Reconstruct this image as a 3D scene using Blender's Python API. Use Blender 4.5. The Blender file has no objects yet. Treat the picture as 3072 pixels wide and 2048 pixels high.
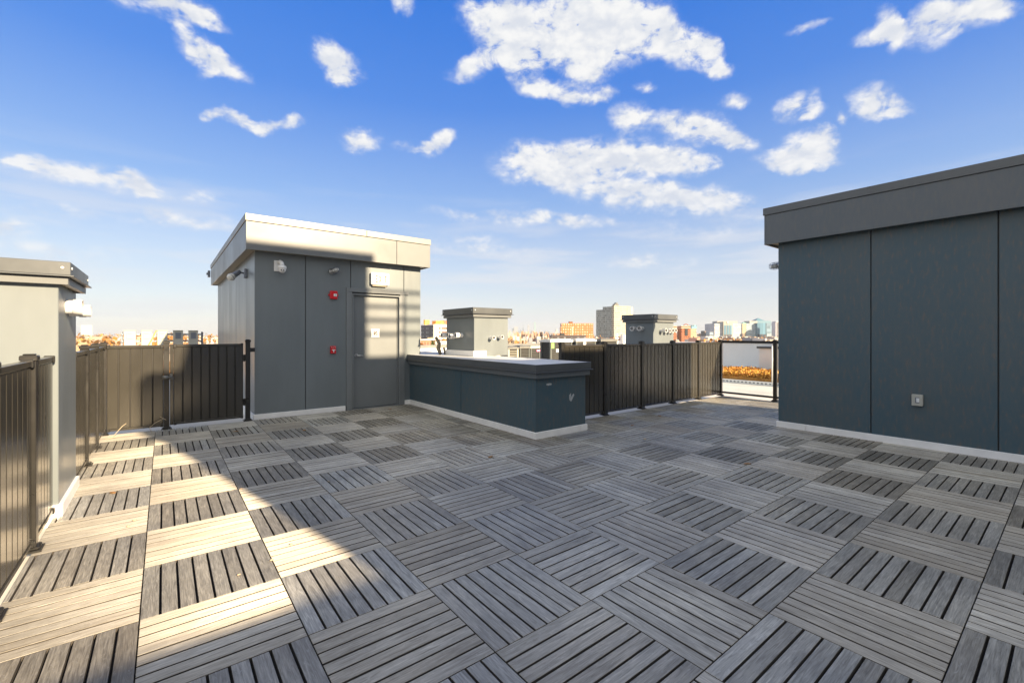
import bpy, bmesh, random
from math import *
from mathutils import Vector, Matrix

random.seed(7)
S = bpy.context.scene
C = S.collection

# ------------------------------------------------------------------ view helpers
FPX, YAW, HY, EYE = 1338.0, radians(-38.0), 1003.0, 1.38
CA, SA = cos(YAW), sin(YAW)
def ray(px, py):
    r = (px - 1536) / FPX
    return (-SA + r * CA, CA + r * SA, (HY - py) / FPX)
def at_y(px, py, Y):
    a = ray(px, py); t = Y / a[1]
    return Vector((a[0] * t, Y, EYE + a[2] * t))
def at_x(px, py, X):
    a = ray(px, py); t = X / a[0]
    return Vector((X, a[1] * t, EYE + a[2] * t))
def at_d(px, py, d):
    a = ray(px, py)
    return Vector((a[0] * d, a[1] * d, EYE + a[2] * d))

# ------------------------------------------------------------------ mesh helper
class MB:
    def __init__(self): self.bm = bmesh.new()
    def box(self, x0, y0, z0, x1, y1, z1, bev=0.0, mi=0, seg=1):
        vs = [self.bm.verts.new(p) for p in ((x0,y0,z0),(x1,y0,z0),(x1,y1,z0),(x0,y1,z0),(x0,y0,z1),(x1,y0,z1),(x1,y1,z1),(x0,y1,z1))]
        fs = [self.bm.faces.new([vs[i] for i in q]) for q in ((3,2,1,0),(4,5,6,7),(0,1,5,4),(1,2,6,5),(2,3,7,6),(3,0,4,7))]
        for f in fs: f.material_index = mi
        if bev > 0:
            es = list({e for f in fs for e in f.edges})
            r = bmesh.ops.bevel(self.bm, geom=es, offset=bev, segments=seg, affect='EDGES', profile=0.6)
            for f in r['faces']: f.material_index = mi
        return self
    def prism(self, pts, vec, mi=0):
        a = [self.bm.verts.new(p) for p in pts]
        b = [self.bm.verts.new(Vector(p) + Vector(vec)) for p in pts]
        n = len(pts)
        fs = [self.bm.faces.new(a[::-1]), self.bm.faces.new(b)]
        for i in range(n):
            fs.append(self.bm.faces.new((a[i], a[(i+1) % n], b[(i+1) % n], b[i])))
        for f in fs: f.material_index = mi
        bmesh.ops.recalc_face_normals(self.bm, faces=fs)
        return self
    def tube(self, pts, rad, seg=10, mi=0, cap=True):
        pts = [Vector(p) for p in pts]
        rads = rad if isinstance(rad, (list, tuple)) else [rad] * len(pts)
        rings, up = [], None
        for i, p in enumerate(pts):
            t = (pts[min(i+1, len(pts)-1)] - pts[max(i-1, 0)]).normalized()
            if up is None:
                up = t.orthogonal().normalized()
            else:
                up = (up - t * up.dot(t))
                up = up.normalized() if up.length > 1e-6 else t.orthogonal().normalized()
            w = t.cross(up)
            rings.append([self.bm.verts.new(p + (up * cos(2*pi*k/seg) + w * sin(2*pi*k/seg)) * rads[i]) for k in range(seg)])
        fs = []
        for a, b in zip(rings, rings[1:]):
            for k in range(seg):
                f = self.bm.faces.new((a[k], a[(k+1) % seg], b[(k+1) % seg], b[k])); f.smooth = True; fs.append(f)
        if cap:
            fs.append(self.bm.faces.new(rings[0][::-1])); fs.append(self.bm.faces.new(rings[-1]))
        for f in fs: f.material_index = mi
        return self
    def ball(self, c, r, scale=(1,1,1), sub=2, mi=0):
        m = Matrix.Translation(c) @ Matrix.Diagonal((*[r*s for s in scale], 1))
        q = bmesh.ops.create_icosphere(self.bm, subdivisions=sub, radius=1, matrix=m)
        for f in {f for v in q['verts'] for f in v.link_faces}:
            f.smooth = True; f.material_index = mi
        return self
    def quad(self, a, b, c, d, mi=0):
        f = self.bm.faces.new([self.bm.verts.new(p) for p in (a, b, c, d)]); f.material_index = mi
        return self

def root_of(o):
    while o.parent: o = o.parent
    return o
def obj(name, mb, mats, parent=None, org=None):
    me = bpy.data.meshes.new(name)
    if org is None and parent is not None: org = root_of(parent).location
    if org is not None: bmesh.ops.translate(mb.bm, verts=mb.bm.verts, vec=-Vector(org))
    mb.bm.to_mesh(me); mb.bm.free()
    for m in (mats if isinstance(mats, (list, tuple)) else [mats]): me.materials.append(m)
    o = bpy.data.objects.new(name, me); C.objects.link(o)
    if parent is not None: o.parent = parent
    elif org is not None: o.location = org
    return o
def thing(name, label, cat, loc=(0,0,0), group=None):
    o = bpy.data.objects.new(name, None); C.objects.link(o)
    o.empty_display_size = 0.2
    o.location = loc; o['label'] = label; o['category'] = cat
    if group: o['group'] = group
    return o
def tag(o, label=None, cat=None, group=None, kind=None):
    for k, v in (('label', label), ('category', cat), ('group', group), ('kind', kind)):
        if v: o[k] = v
    return o
def copy_tree(o, parent=None):
    c = o.copy(); C.objects.link(c)
    if parent is not None: c.parent = parent
    for ch in list(o.children): copy_tree(ch, c)
    return c

# ------------------------------------------------------------------ materials
def new_mat(name):
    m = bpy.data.materials.new(name); m.use_nodes = True
    nt = m.node_tree
    return m, nt, nt.nodes['Principled BSDF']
def N(nt, typ, **kw):
    n = nt.nodes.new(typ)
    for k, v in kw.items():
        if k.startswith('i_'):
            key = k[2:]
            n.inputs[int(key) if key.isdigit() else key.replace('_', ' ')].default_value = v
        else: setattr(n, k, v)
    return n
def coords(nt, scale=(1,1,1), kind='Object'):
    tc = N(nt, 'ShaderNodeTexCoord'); mp = N(nt, 'ShaderNodeMapping')
    mp.inputs['Scale'].default_value = scale
    nt.links.new(tc.outputs[kind], mp.inputs['Vector'])
    return mp.outputs[0]
def mixc(nt, fac, a, b, blend='MIX'):
    m = N(nt, 'ShaderNodeMix', data_type='RGBA', blend_type=blend)
    for s, v in ((m.inputs[0], fac), (m.inputs[6], a), (m.inputs[7], b)):
        if isinstance(v, bpy.types.NodeSocket): nt.links.new(v, s)
        elif isinstance(v, (int, float)): s.default_value = v
        else: s.default_value = (*v, 1) if len(v) == 3 else v
    return m.outputs[2]
def mth(nt, op, a, b=None, c=None, clamp=False):
    m = N(nt, 'ShaderNodeMath', operation=op); m.use_clamp = clamp
    for i, v in enumerate((a, b, c)):
        if v is None: continue
        if isinstance(v, bpy.types.NodeSocket): nt.links.new(v, m.inputs[i])
        else: m.inputs[i].default_value = v
    return m.outputs[0]
def ramp(nt, fac, lo, hi, interp='LINEAR'):
    m = N(nt, 'ShaderNodeMapRange', interpolation_type=interp)
    nt.links.new(fac, m.inputs[0]); m.inputs[1].default_value = lo; m.inputs[2].default_value = hi
    return m.outputs[0]
def mat(name, col, rough=0.5, metal=0.0, var=0.12, scale=3.0, stretch=(1,1,1), bump=0.0, spec=0.5, rvar=0.08, bscale=None):
    m, nt, b = new_mat(name)
    v = coords(nt, stretch)
    n = N(nt, 'ShaderNodeTexNoise', i_Scale=scale, i_Detail=6.0, i_Roughness=0.6)
    nt.links.new(v, n.inputs['Vector'])
    f = ramp(nt, n.outputs[0], 0.3, 0.7)
    c = mixc(nt, f, [x * (1 - var) for x in col], [min(1, x * (1 + var)) for x in col])
    nt.links.new(c, b.inputs['Base Color'])
    r = N(nt, 'ShaderNodeMapRange'); nt.links.new(n.outputs[0], r.inputs[0])
    r.inputs[1].default_value = .3; r.inputs[2].default_value = .7; r.inputs[3].default_value = max(.02, rough - rvar); r.inputs[4].default_value = min(1, rough + rvar)
    nt.links.new(r.outputs[0], b.inputs['Roughness'])
    b.inputs['Metallic'].default_value = metal
    b.inputs['Specular IOR Level'].default_value = spec
    if bump:
        n2 = N(nt, 'ShaderNodeTexNoise', i_Scale=bscale or scale * 8, i_Detail=4.0)
        nt.links.new(v, n2.inputs['Vector'])
        bp = N(nt, 'ShaderNodeBump', i_Strength=bump, i_Distance=0.01)
        nt.links.new(n2.outputs[0], bp.inputs['Height']); nt.links.new(bp.outputs[0], b.inputs['Normal'])
    return m

def wood(name, axis):
    """weathered hardwood slat, grain along the given axis; brushed surface reflects anisotropically"""
    m, nt, b = new_mat(name)
    tc = N(nt, 'ShaderNodeTexCoord'); at = N(nt, 'ShaderNodeAttribute', attribute_name='slat')
    sx = N(nt, 'ShaderNodeSeparateColor'); nt.links.new(at.outputs['Color'], sx.inputs[0])
    off = N(nt, 'ShaderNodeVectorMath', operation='MULTIPLY_ADD')
    nt.links.new(at.outputs['Color'], off.inputs[0]); off.inputs[1].default_value = (37, 53, 11); nt.links.new(tc.outputs['Object'], off.inputs[2])
    mp = N(nt, 'ShaderNodeMapping'); nt.links.new(off.outputs[0], mp.inputs[0])
    mp.inputs['Scale'].default_value = (5, 62, 20) if axis == 'x' else (62, 5, 20)
    g = N(nt, 'ShaderNodeTexNoise', i_Scale=1.0, i_Detail=9.0, i_Roughness=0.7, i_Distortion=1.6); nt.links.new(mp.outputs[0], g.inputs['Vector'])
    mp2 = N(nt, 'ShaderNodeMapping'); nt.links.new(off.outputs[0], mp2.inputs[0])
    mp2.inputs['Scale'].default_value = (9, 190, 40) if axis == 'x' else (190, 9, 40)
    fine = N(nt, 'ShaderNodeTexNoise', i_Scale=1.0, i_Detail=3.0); nt.links.new(mp2.outputs[0], fine.inputs['Vector'])
    blot = N(nt, 'ShaderNodeTexNoise', i_Scale=1.1, i_Detail=5.0, i_Roughness=0.65); nt.links.new(tc.outputs['Object'], blot.inputs['Vector'])
    dark = (0.29, 0.275, 0.235); lite = (0.64, 0.635, 0.575)
    base = mixc(nt, sx.outputs[0], dark, lite)
    warm = mixc(nt, mth(nt, 'MULTIPLY', sx.outputs[1], 0.45), base, (0.51, 0.44, 0.33))
    gr = mixc(nt, ramp(nt, g.outputs[0], 0.32, 0.68), (0.50, 0.49, 0.47), (1.27, 1.27, 1.27))
    c1 = mixc(nt, 1.0, warm, gr, 'MULTIPLY')
    fr = mixc(nt, ramp(nt, fine.outputs[0], 0.3, 0.7), (0.74, 0.74, 0.74), (1.18, 1.18, 1.18))
    c2 = mixc(nt, 1.0, c1, fr, 'MULTIPLY')
    big = N(nt, 'ShaderNodeTexNoise', i_Scale=.55, i_Detail=3.0); nt.links.new(tc.outputs['Object'], big.inputs['Vector'])
    c2 = mixc(nt, 1.0, c2, mixc(nt, ramp(nt, big.outputs[0], .38, .62), (.86, .87, .9), (1.06, 1.05, 1.03)), 'MULTIPLY')
    br = mixc(nt, ramp(nt, blot.outputs[0], 0.35, 0.68), (0.72, 0.72, 0.73), (1.14, 1.14, 1.13))
    c3 = mixc(nt, 1.0, c2, br, 'MULTIPLY')
    fl = N(nt, 'ShaderNodeTexNoise', i_Scale=1.0, i_Detail=4.0, i_Roughness=.7, i_Distortion=2.5); mp3 = N(nt, 'ShaderNodeMapping'); nt.links.new(off.outputs[0], mp3.inputs[0])
    mp3.inputs['Scale'].default_value = (11, 34, 20) if axis == 'x' else (34, 11, 20); nt.links.new(mp3.outputs[0], fl.inputs['Vector'])
    c3 = mixc(nt, mth(nt, 'MULTIPLY', ramp(nt, fl.outputs[0], .60, .74), .5), c3, (.72, .71, .66))
    c3 = mixc(nt, mth(nt, 'MULTIPLY', ramp(nt, fl.outputs[0], .38, .28), .45), c3, (.16, .135, .11))
    nt.links.new(c3, b.inputs['Base Color'])
    b.inputs['Roughness'].default_value = 0.62
    b.inputs['Specular IOR Level'].default_value = 0.35
    bp = N(nt, 'ShaderNodeBump', i_Strength=0.35, i_Distance=0.004)
    nt.links.new(mth(nt, 'ADD', g.outputs[0], fine.outputs[0]), bp.inputs['Height']); nt.links.new(bp.outputs[0], b.inputs['Normal'])
    gl = N(nt, 'ShaderNodeBsdfAnisotropic', distribution='GGX')
    gl.inputs['Roughness'].default_value = 0.8; gl.inputs['Anisotropy'].default_value = 0.80
    nt.links.new(mixc(nt, 0.45, c3, (0.86, 0.78, 0.66)), gl.inputs['Color'])
    tg = N(nt, 'ShaderNodeCombineXYZ'); tg.inputs[0].default_value = ANI_X[0] if axis == 'x' else ANI_X[1]; tg.inputs[1].default_value = ANI_X[1] if axis == 'x' else ANI_X[0]
    nt.links.new(tg.outputs[0], gl.inputs['Tangent'])
    mx = N(nt, 'ShaderNodeMixShader', i_0=ANI_W)
    nt.links.new(b.outputs[0], mx.inputs[1]); nt.links.new(gl.outputs[0], mx.inputs[2])
    nt.links.new(mx.outputs[0], nt.nodes['Material Output'].inputs[0])
    return m
ANI_X = (1.0, 0.0); ANI_W = 0.31

def facade(name, wall, win, pu, pv, fu=(0.25, 0.75), fv=(0.3, 0.75), rough=0.7, wrough=0.2, lit=None, uo=0.0, vo=0.0, axis=False):
    """walls with a regular grid of windows (surface pattern only, for far buildings)"""
    m, nt, b = new_mat(name)
    tc = N(nt, 'ShaderNodeTexCoord'); sp = N(nt, 'ShaderNodeSeparateXYZ'); nt.links.new(tc.outputs['Object'], sp.inputs[0])
    ge = N(nt, 'ShaderNodeNewGeometry'); sn = N(nt, 'ShaderNodeSeparateXYZ'); nt.links.new(ge.outputs['Normal'], sn.inputs[0])
    if axis: u = mth(nt, 'ADD', sp.outputs[0], sp.outputs[1])
    else: u = mth(nt, 'ADD', mth(nt, 'MULTIPLY', sp.outputs[0], CA - SA), mth(nt, 'MULTIPLY', sp.outputs[1], SA + CA))
    u = mth(nt, 'ADD', u, uo + 500.0)
    def band(x, p, lo, hi):
        f = mth(nt, 'FRACT', mth(nt, 'DIVIDE', x, p))
        return mth(nt, 'MULTIPLY', mth(nt, 'GREATER_THAN', f, lo), mth(nt, 'LESS_THAN', f, hi))
    k = band(mth(nt, 'ADD', sp.outputs[2], vo), pv, *fv)
    if pu: k = mth(nt, 'MULTIPLY', k, band(u, pu, *fu))
    side = mth(nt, 'LESS_THAN', mth(nt, 'ABSOLUTE', sn.outputs[2]), 0.5)
    k = mth(nt, 'MULTIPLY', k, side)
    wn = N(nt, 'ShaderNodeTexWhiteNoise', noise_dimensions='3D')
    cv = N(nt, 'ShaderNodeCombineXYZ')
    nt.links.new(mth(nt, 'FLOOR', mth(nt, 'DIVIDE', u, pu or pv)), cv.inputs[0]); nt.links.new(mth(nt, 'FLOOR', mth(nt, 'DIVIDE', sp.outputs[2], pv)), cv.inputs[1])
    nt.links.new(cv.outputs[0], wn.inputs[0])
    wc = mixc(nt, wn.outputs[0], [c * 0.6 for c in win], lit or [min(1, c * 1.7) for c in win])
    ns = N(nt, 'ShaderNodeTexNoise', i_Scale=0.15, i_Detail=5.0); nt.links.new(tc.outputs['Object'], ns.inputs['Vector'])
    wl = mixc(nt, ramp(nt, ns.outputs[0], .3, .7), [c * 0.85 for c in wall], [min(1, c * 1.1) for c in wall])
    nt.links.new(mixc(nt, k, wl, wc), b.inputs['Base Color'])
    r = N(nt, 'ShaderNodeMapRange'); nt.links.new(k, r.inputs[0]); r.inputs[3].default_value = rough; r.inputs[4].default_value = wrough
    nt.links.new(r.outputs[0], b.inputs['Roughness'])
    return m

M = {}
M['panel'] = mat('grey wall panel', (0.168, 0.192, 0.202), 0.37, 0, 0.09, 2.0, (1, 1, 0.25), 0.02)
def weathered(name, c1, c2, c3):
    m, nt, b = new_mat(name)
    v = coords(nt, (1, 1, .28))
    n1 = N(nt, 'ShaderNodeTexNoise', i_Scale=1.1, i_Detail=4.0); nt.links.new(v, n1.inputs['Vector'])
    n2 = N(nt, 'ShaderNodeTexNoise', i_Scale=26.0, i_Detail=6.0, i_Roughness=.7); nt.links.new(v, n2.inputs['Vector'])
    f = ramp(nt, mth(nt, 'MULTIPLY_ADD', n1.outputs[0], .55, mth(nt, 'MULTIPLY', n2.outputs[0], .45)), .42, .58)
    c = mixc(nt, f, c1, c2)
    c = mixc(nt, ramp(nt, n2.outputs[0], .55, .70), c, c3)
    nt.links.new(c, b.inputs['Base Color']); b.inputs['Roughness'].default_value = .4
    return m
M['panel_blue'] = weathered('weathered blue grey panel', (.050, .094, .122), (.078, .104, .116), (.122, .110, .098))
M['fascia_dark'] = weathered('weathered grey fascia', (.105, .125, .140), (.128, .138, .145), (.14, .138, .132))
M['joint'] = mat('dark panel joint', (0.05, 0.052, 0.055), 0.7)
M['fascia'] = mat('grey fascia panel', (0.155, 0.165, 0.168), 0.38, 0, 0.06, 1.5)
M['coping'] = mat('dark metal coping', (0.112, 0.12, 0.125), 0.34, 0.25, 0.1, 2.0, (1, 1, 1), 0.03)
M['coping_lite'] = mat('grey metal coping', (0.2, 0.2, 0.185), 0.4, 0.2, 0.1, 1.2)
M['soffit'] = mat('soffit panel', (0.33, 0.29, 0.22), 0.6)
M['flashing'] = mat('white base flashing', (0.86, 0.85, 0.83), 0.45, 0, 0.06, 6)
M['membrane'] = mat('roof membrane', (0.62, 0.59, 0.54), 0.7, 0, 0.12, 1.3, bump=0.1)
M['bench_top'] = mat('grey cap membrane', (0.58, 0.58, 0.57), 0.6, 0, 0.14, 2.2, bump=0.1)
M['fence'] = mat('dark bronze fence metal', (0.037, 0.034, 0.027), 0.23, 0.0, 0.15, 2.0, (1, 1, 0.3), 0.0, spec=0.8, rvar=.05)
M['fence_gap'] = mat('fence groove', (0.012, 0.011, 0.01), 0.6)
M['post'] = mat('black fence post', (0.03, 0.029, 0.027), 0.32, 0.2, 0.1, 4)
M['pvc'] = mat('white pvc', (0.82, 0.81, 0.79), 0.35, 0, 0.04, 8)
M['pvc_in'] = mat('pipe bore', (0.42, 0.42, 0.42), 0.7)
M['door'] = mat('grey painted door', (0.18, 0.195, 0.20), 0.38, 0, 0.06, 1.5, (1, 1, .5), 0.015)
M['frame'] = mat('grey painted frame', (0.19, 0.205, 0.21), 0.42, 0, 0.05, 3)
M['steel'] = mat('satin steel', (0.62, 0.62, 0.62), 0.28, 0.9, 0.06, 12)
M['white'] = mat('white plastic', (0.8, 0.8, 0.79), 0.35, 0, 0.03, 12)
M['red'] = mat('red alarm plastic', (0.62, 0.012, 0.02), 0.3, 0, 0.06, 12)
M['black'] = mat('black plastic', (0.02, 0.02, 0.02), 0.4)
M['orange_red'] = mat('orange red lettering', (0.55, 0.045, 0.01), 0.5)
M['glass_lamp'] = mat('frosted lamp glass', (0.62, 0.63, 0.6), 0.15, 0, 0.05, 20)
M['brown_ink'] = mat('brown pictogram', (0.16, 0.11, 0.08), 0.6)
M['scuff'] = mat('paint scuff', (0.4, 0.42, 0.43), 0.7, 0, 0.25, 60)
M['hvac'] = mat('grey green hvac casing', (0.11, 0.12, 0.115), 0.45, 0.2, 0.08, 6)
M['hvac_tan'] = mat('tan hvac casing', (0.50, 0.48, 0.38), 0.5, 0, 0.08, 6)
M['hvac_white'] = mat('off white hvac top', (0.66, 0.66, 0.62), 0.5, 0, 0.06, 6)
M['hvac_in'] = mat('hvac coil', (0.03, 0.028, 0.026), 0.6)
M['label_green'] = mat('green label', (0.25, 0.48, 0.13), 0.5, 0, 0.2, 40)
M['label_white'] = mat('white label', (0.75, 0.77, 0.76), 0.5)
M['label_pink'] = mat('pink label', (0.75, 0.25, 0.42), 0.5)
M['box_cream'] = mat('cream box', (0.42, 0.42, 0.37), 0.5, 0, 0.04, 8)
M['strut'] = mat('galvanised strut', (0.2, 0.22, 0.26), 0.45, 0.5, 0.15, 10)
M['hose'] = mat('orange hose', (0.75, 0.28, 0.1), 0.5)
M['wire'] = mat('pale wire', (0.6, 0.5, 0.35), 0.5)
M['wrap'] = mat('brown pipe wrap', (0.2, 0.17, 0.12), 0.7, 0, 0.3, 20, bump=.3)
M['white_wall'] = mat('white painted wall', (0.84, 0.84, 0.83), 0.7, 0, 0.06, 0.8, bump=0.05)
M['gravel'] = mat('pale gravel strip', (0.5, 0.48, 0.45), 0.9, 0, 0.3, 30, bump=.5)
M['under'] = mat('dark deck underside', (0.012, 0.011, 0.010), 0.9)
M['rub'] = mat('weathered litter', (0.45, 0.36, 0.26), 0.8)
M['wood_x'] = wood('grey hardwood slats across', 'x')
M['wood_y'] = wood('grey hardwood slats along', 'y')
def glass_mat():
    m, nt, b = new_mat('clear guard glass')
    b.inputs['Base Color'].default_value = (0.93, 0.97, 0.97, 1); b.inputs['Roughness'].default_value = 0.0
    b.inputs['Transmission Weight'].default_value = 1.0; b.inputs['IOR'].default_value = 1.02
    tr = N(nt, 'ShaderNodeBsdfTransparent'); tr.inputs[0].default_value = (0.95, 0.98, 0.98, 1)
    gl = N(nt, 'ShaderNodeBsdfGlossy', i_Roughness=0.01)
    fr = N(nt, 'ShaderNodeFresnel', i_IOR=1.35)
    mx = N(nt, 'ShaderNodeMixShader')
    nt.links.new(fr.outputs[0], mx.inputs[0]); nt.links.new(tr.outputs[0], mx.inputs[1]); nt.links.new(gl.outputs[0], mx.inputs[2])
    nt.links.new(mx.outputs[0], nt.nodes['Material Output'].inputs[0])
    return m
M['glass'] = glass_mat()

# ------------------------------------------------------------------ ground and roof
HAZE = 0.00007
ROOF_Z = -0.07; GROUND_Z = -15.0
gm = mat('city ground', (0.20, 0.17, 0.13), 0.95, 0, 0.45, 0.02)
o = obj('ground', MB().quad((-4600,-4600,GROUND_Z),(4600,-4600,GROUND_Z),(4600,4600,GROUND_Z),(-4600,4600,GROUND_Z)), gm); tag(o, kind='structure')
o = obj('roof', MB().box(-1.6,-7.5,GROUND_Z+0.01,19.6,19.4,ROOF_Z), M['membrane']); tag(o, kind='structure')

# ------------------------------------------------------------------ deck of square slatted tiles
P = 0.615; X0 = -0.092; Y0 = 0.345
def in_deck(x, y):
    if x < -0.66 or y < -4.6: return False
    if y > 8.24: return False
    if x < 3.86: return True
    if x < 4.86: return y < 4.43
    if x < 7.28: return y < 5.02
    return 2.83 < y < 5.02 and x < 9.96
def clip(x0, x1, y0, y1):
    """trim a slat to the deck outline (the outline is made of axis-parallel edges)"""
    outs = []
    for (ax, bx, ay, by) in ((-0.655, 3.855, -4.6, 8.24), (3.855, 4.86, -4.6, 4.425), (4.86, 7.272, -4.6, 5.0), (7.272, 9.95, 2.835, 5.0)):
        a, b_, c, d = max(x0, ax), min(x1, bx), max(y0, ay), min(y1, by)
        if b_ - a > 0.012 and d - c > 0.012: outs.append((a, b_, c, d))
    return outs
dk = bmesh.new(); lay = dk.loops.layers.float_color.new('slat')
def slat(x0, x1, y0, y1, mi, col):
    z0, z1 = -0.028, random.uniform(-0.0012, 0.0012); b = 0.0016
    base = [(x0,y0,z0),(x1,y0,z0),(x1,y1,z0),(x0,y1,z0)]
    mid = [(x,y,z1-b) for x,y,_ in base]
    top = [(x0+b,y0+b,z1),(x1-b,y0+b,z1),(x1-b,y1-b,z1),(x0+b,y1-b,z1)]
    V = [[dk.verts.new(p) for p in r] for r in (base, mid, top)]
    fs = [dk.faces.new(V[2])]
    for r in (0, 1):
        for k in range(4): fs.append(dk.faces.new((V[r][k], V[r][(k+1)%4], V[r+1][(k+1)%4], V[r+1][k])))
    for f in fs:
        f.material_index = mi
        for l in f.loops: l[lay] = col
    for f in fs[1:5]: f.material_index = 2
for i in range(-1, 18):
    for j in range(-8, 14):
        x, y = X0 + i*P, Y0 + j*P
        if not clip(x, x+P, y, y+P): continue
        axx = (i + j) % 2 == 1
        tone = random.gauss(0.5, 0.19); hue = random.random()
        g = 0.0025; w = (P - 2*g) / 8.0; gap = 0.0108
        for k in range(8):
            t = min(1, max(0, tone + random.gauss(0, 0.17) + (0.3 if random.random() < 0.05 else 0)))
            col = (t, min(1, max(0, hue*0.6 + random.random()*0.4)), random.random(), 1)
            a = g + k*w + (gap/2 if k else 0); b_ = g + (k+1)*w - (gap/2 if k < 7 else 0)
            r = (x+g, x+P-g, y+a, y+b_) if axx else (x+a, x+b_, y+g, y+P-g)
            for q in clip(*r): slat(*q, 0 if axx else 1, col)
me = bpy.data.meshes.new('deck'); dk.to_mesh(me); dk.free()
me.materials.append(M['wood_x']); me.materials.append(M['wood_y']); me.materials.append(mat('grimy shaded slat side', (.06, .052, .045), .9, 0, .2, 20))  # slat sides dark with grime, and gap shade put into the colour
deck = bpy.data.objects.new('deck', me); C.objects.link(deck); tag(deck, kind='structure')
um = MB()
for (ax, bx, ay, by) in ((-0.65, 3.85, -4.6, 8.22), (3.85, 4.85, -4.6, 4.42), (4.85, 7.27, -4.6, 4.99), (7.27, 9.94, 2.84, 4.99)):
    um.box(ax, ay, ROOF_Z+0.004, bx, by, -0.026)
o = obj('deck_pedestals', um, M['under']); tag(o, kind='structure')

leafm = mat('dry leaf', (.30, .16, .06), .8, 0, .3, 30)
for (x, y, a, sc) in ((2.9, 4.1, .4, .05), (-.35, 5.2, 2.0, .045), (1.6, 6.9, 1.1, .05), (4.9, 2.2, 2.6, .05), (6.6, 4.4, .9, .05), (3.3, 7.9, 1.9, .05), (5.6, 4.2, .2, .045), (.8, 7.4, 2.9, .045)):
    mb = MB(); q = [(-1, 0), (-.4, .42), (.3, .38), (1, 0), (.3, -.36), (-.4, -.4)]
    mb.prism([(x+sc*(u*cos(a)-v*sin(a)), y+sc*(u*sin(a)+v*cos(a)), .004+.012*abs(v)) for u, v in q], (0, 0, .0012))
    o = obj('dry_leaf', mb, leafm, org=(x, y, 0)); tag(o, 'small dry brown leaf lying on the deck', 'leaf', 'dry leaves on the deck')

# ------------------------------------------------------------------ panelled roof buildings
def panels(mb, plane, c, a0, a1, z0, z1, seams, out, t=0.02, gap=0.012):
    """panels on a wall; plane 'y': wall at y=c running along x; out = +1/-1 side of the wall they face"""
    ed = [a0] + sorted(s for s in seams if a0 + .05 < s < a1 - .05) + [a1]
    for k in range(len(ed)-1):
        p, q = ed[k] + (gap/2 if k else 0), ed[k+1] - (gap/2 if k < len(ed)-2 else 0)
        lo, hi = (c - t, c) if out > 0 else (c, c + t)
        if plane == 'y': mb.box(p, lo, z0, q, hi, z1, 0.002)
        else: mb.box(lo, p, z0, hi, q, z1, 0.002)

def ring_box(mb, x0, y0, z0, x1, y1, z1, t, bev=0.0):
    """four butted boards round a rectangle"""
    mb.box(x0, y0, z0, x1, y0+t, z1, bev); mb.box(x0, y1-t, z0, x1, y1, z1, bev)
    mb.box(x0, y0+t+.001, z0, x0+t, y1-t-.001, z1, bev); mb.box(x1-t, y0+t+.001, z0, x1, y1-t-.001, z1, bev)

# --- stair bulkhead with the exit door
SX0, SX1, SY0, SY1 = 1.165, 4.11, 8.28, 14.5
sb = thing('stair_bulkhead', 'dark grey panelled stair bulkhead with exit door and wide overhanging fascia', 'bulkhead', (SX0, SY0, 0))
DX0, DX1, DZ = 2.745, 3.63, 2.09
mb = MB()
WT = 2.75
ZB = 0.075
panels(mb, 'y', SY0, SX0, 2.702, ZB, WT, (1.936,), -1); panels(mb, 'y', SY0, 3.757, SX1, ZB, WT, (), -1)
mb.box(2.714, SY0, 2.2, 3.745, SY0+.02, WT, 0.002)
mb.box(2.7145, SY0, ZB, 2.731, SY0+.02, 2.199); mb.box(3.6645, SY0, ZB, 3.7445, SY0+.02, 2.199)
panels(mb, 'x', SX0, SY0+.0205, SY1, ZB, WT, (9.206, 10.525, 11.806, 13.133), -1)
panels(mb, 'x', SX1, SY0+.0205, SY1, ZB, WT, (9.5, 10.8, 12.1, 13.4), 1)
panels(mb, 'y', SY1, SX0+.0205, SX1-.0205, ZB, WT, (2.2, 3.2), 1)
obj('wall', mb, M['panel'], sb)
mb = MB()
mb.box(SX0+.021, SY0+.021, ROOF_Z, DX0-.04, SY1-.021, WT-.01); mb.box(DX1+.04, SY0+.021, ROOF_Z, SX1-.021, SY1-.021, WT-.01)
mb.box(DX0-.039, SY0+.25, ROOF_Z, DX1+.039, SY1-.021, WT-.01); mb.box(DX0-.039, SY0+.021, DZ+.045, DX1+.039, SY0+.249, WT-.01)
obj('wall_core', mb, M['joint'], sb)
FX0, FX1, FY0, FY1 = 1.02, 4.225, 8.08, 14.66
mb = MB()
for (p, q) in ((FX0, 3.512), (3.520, FX1)): mb.box(p, FY0, 2.72, q, FY0+.025, 3.165, 0.002)
for (p, q) in ((FY0+.026, 11.37), (11.378, FY1)): mb.box(FX0, p, 2.72, FX0+.025, q, 3.165, 0.002)
mb.box(FX1-.025, FY0+.026, 2.72, FX1, FY1, 3.165, .002); mb.box(FX0+.026, FY1-.025, 2.72, FX1-.026, FY1, 3.165, .002)
obj('fascia', mb, M['fascia'], sb)
mb = MB(); mb.box(FX0+.026, FY0+.026, 2.742, FX1-.026, FY1-.026, 2.758)
obj('soffit', mb, M['soffit'], sb)
mb = MB()
mb.box(FX0-.012, FY0-.012, 3.172, 2.93, FY1+.012, 3.283, 0.004); mb.box(2.934, FY0-.014, 3.171, FX1+.012, FY1+.014, 3.28, 0.004)
obj('coping', mb, M['coping_lite'], sb)
def flashing(mb, segs, h=0.085):
    for (x0, y0, x1, y1) in segs: mb.box(x0, y0, ROOF_Z+.004, x1, y1, h, 0.003)
mb = MB()
flashing(mb, ((SX0-.022, SY0-.022, DX0-.135, SY0+.012), (SX0-.022, SY0+.013, SX0+.012, SY1), (DX1+.13, SY0-.022, 3.86, SY0+.012)), .08)
obj('base_flashing', mb, M['flashing'], sb)
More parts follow.
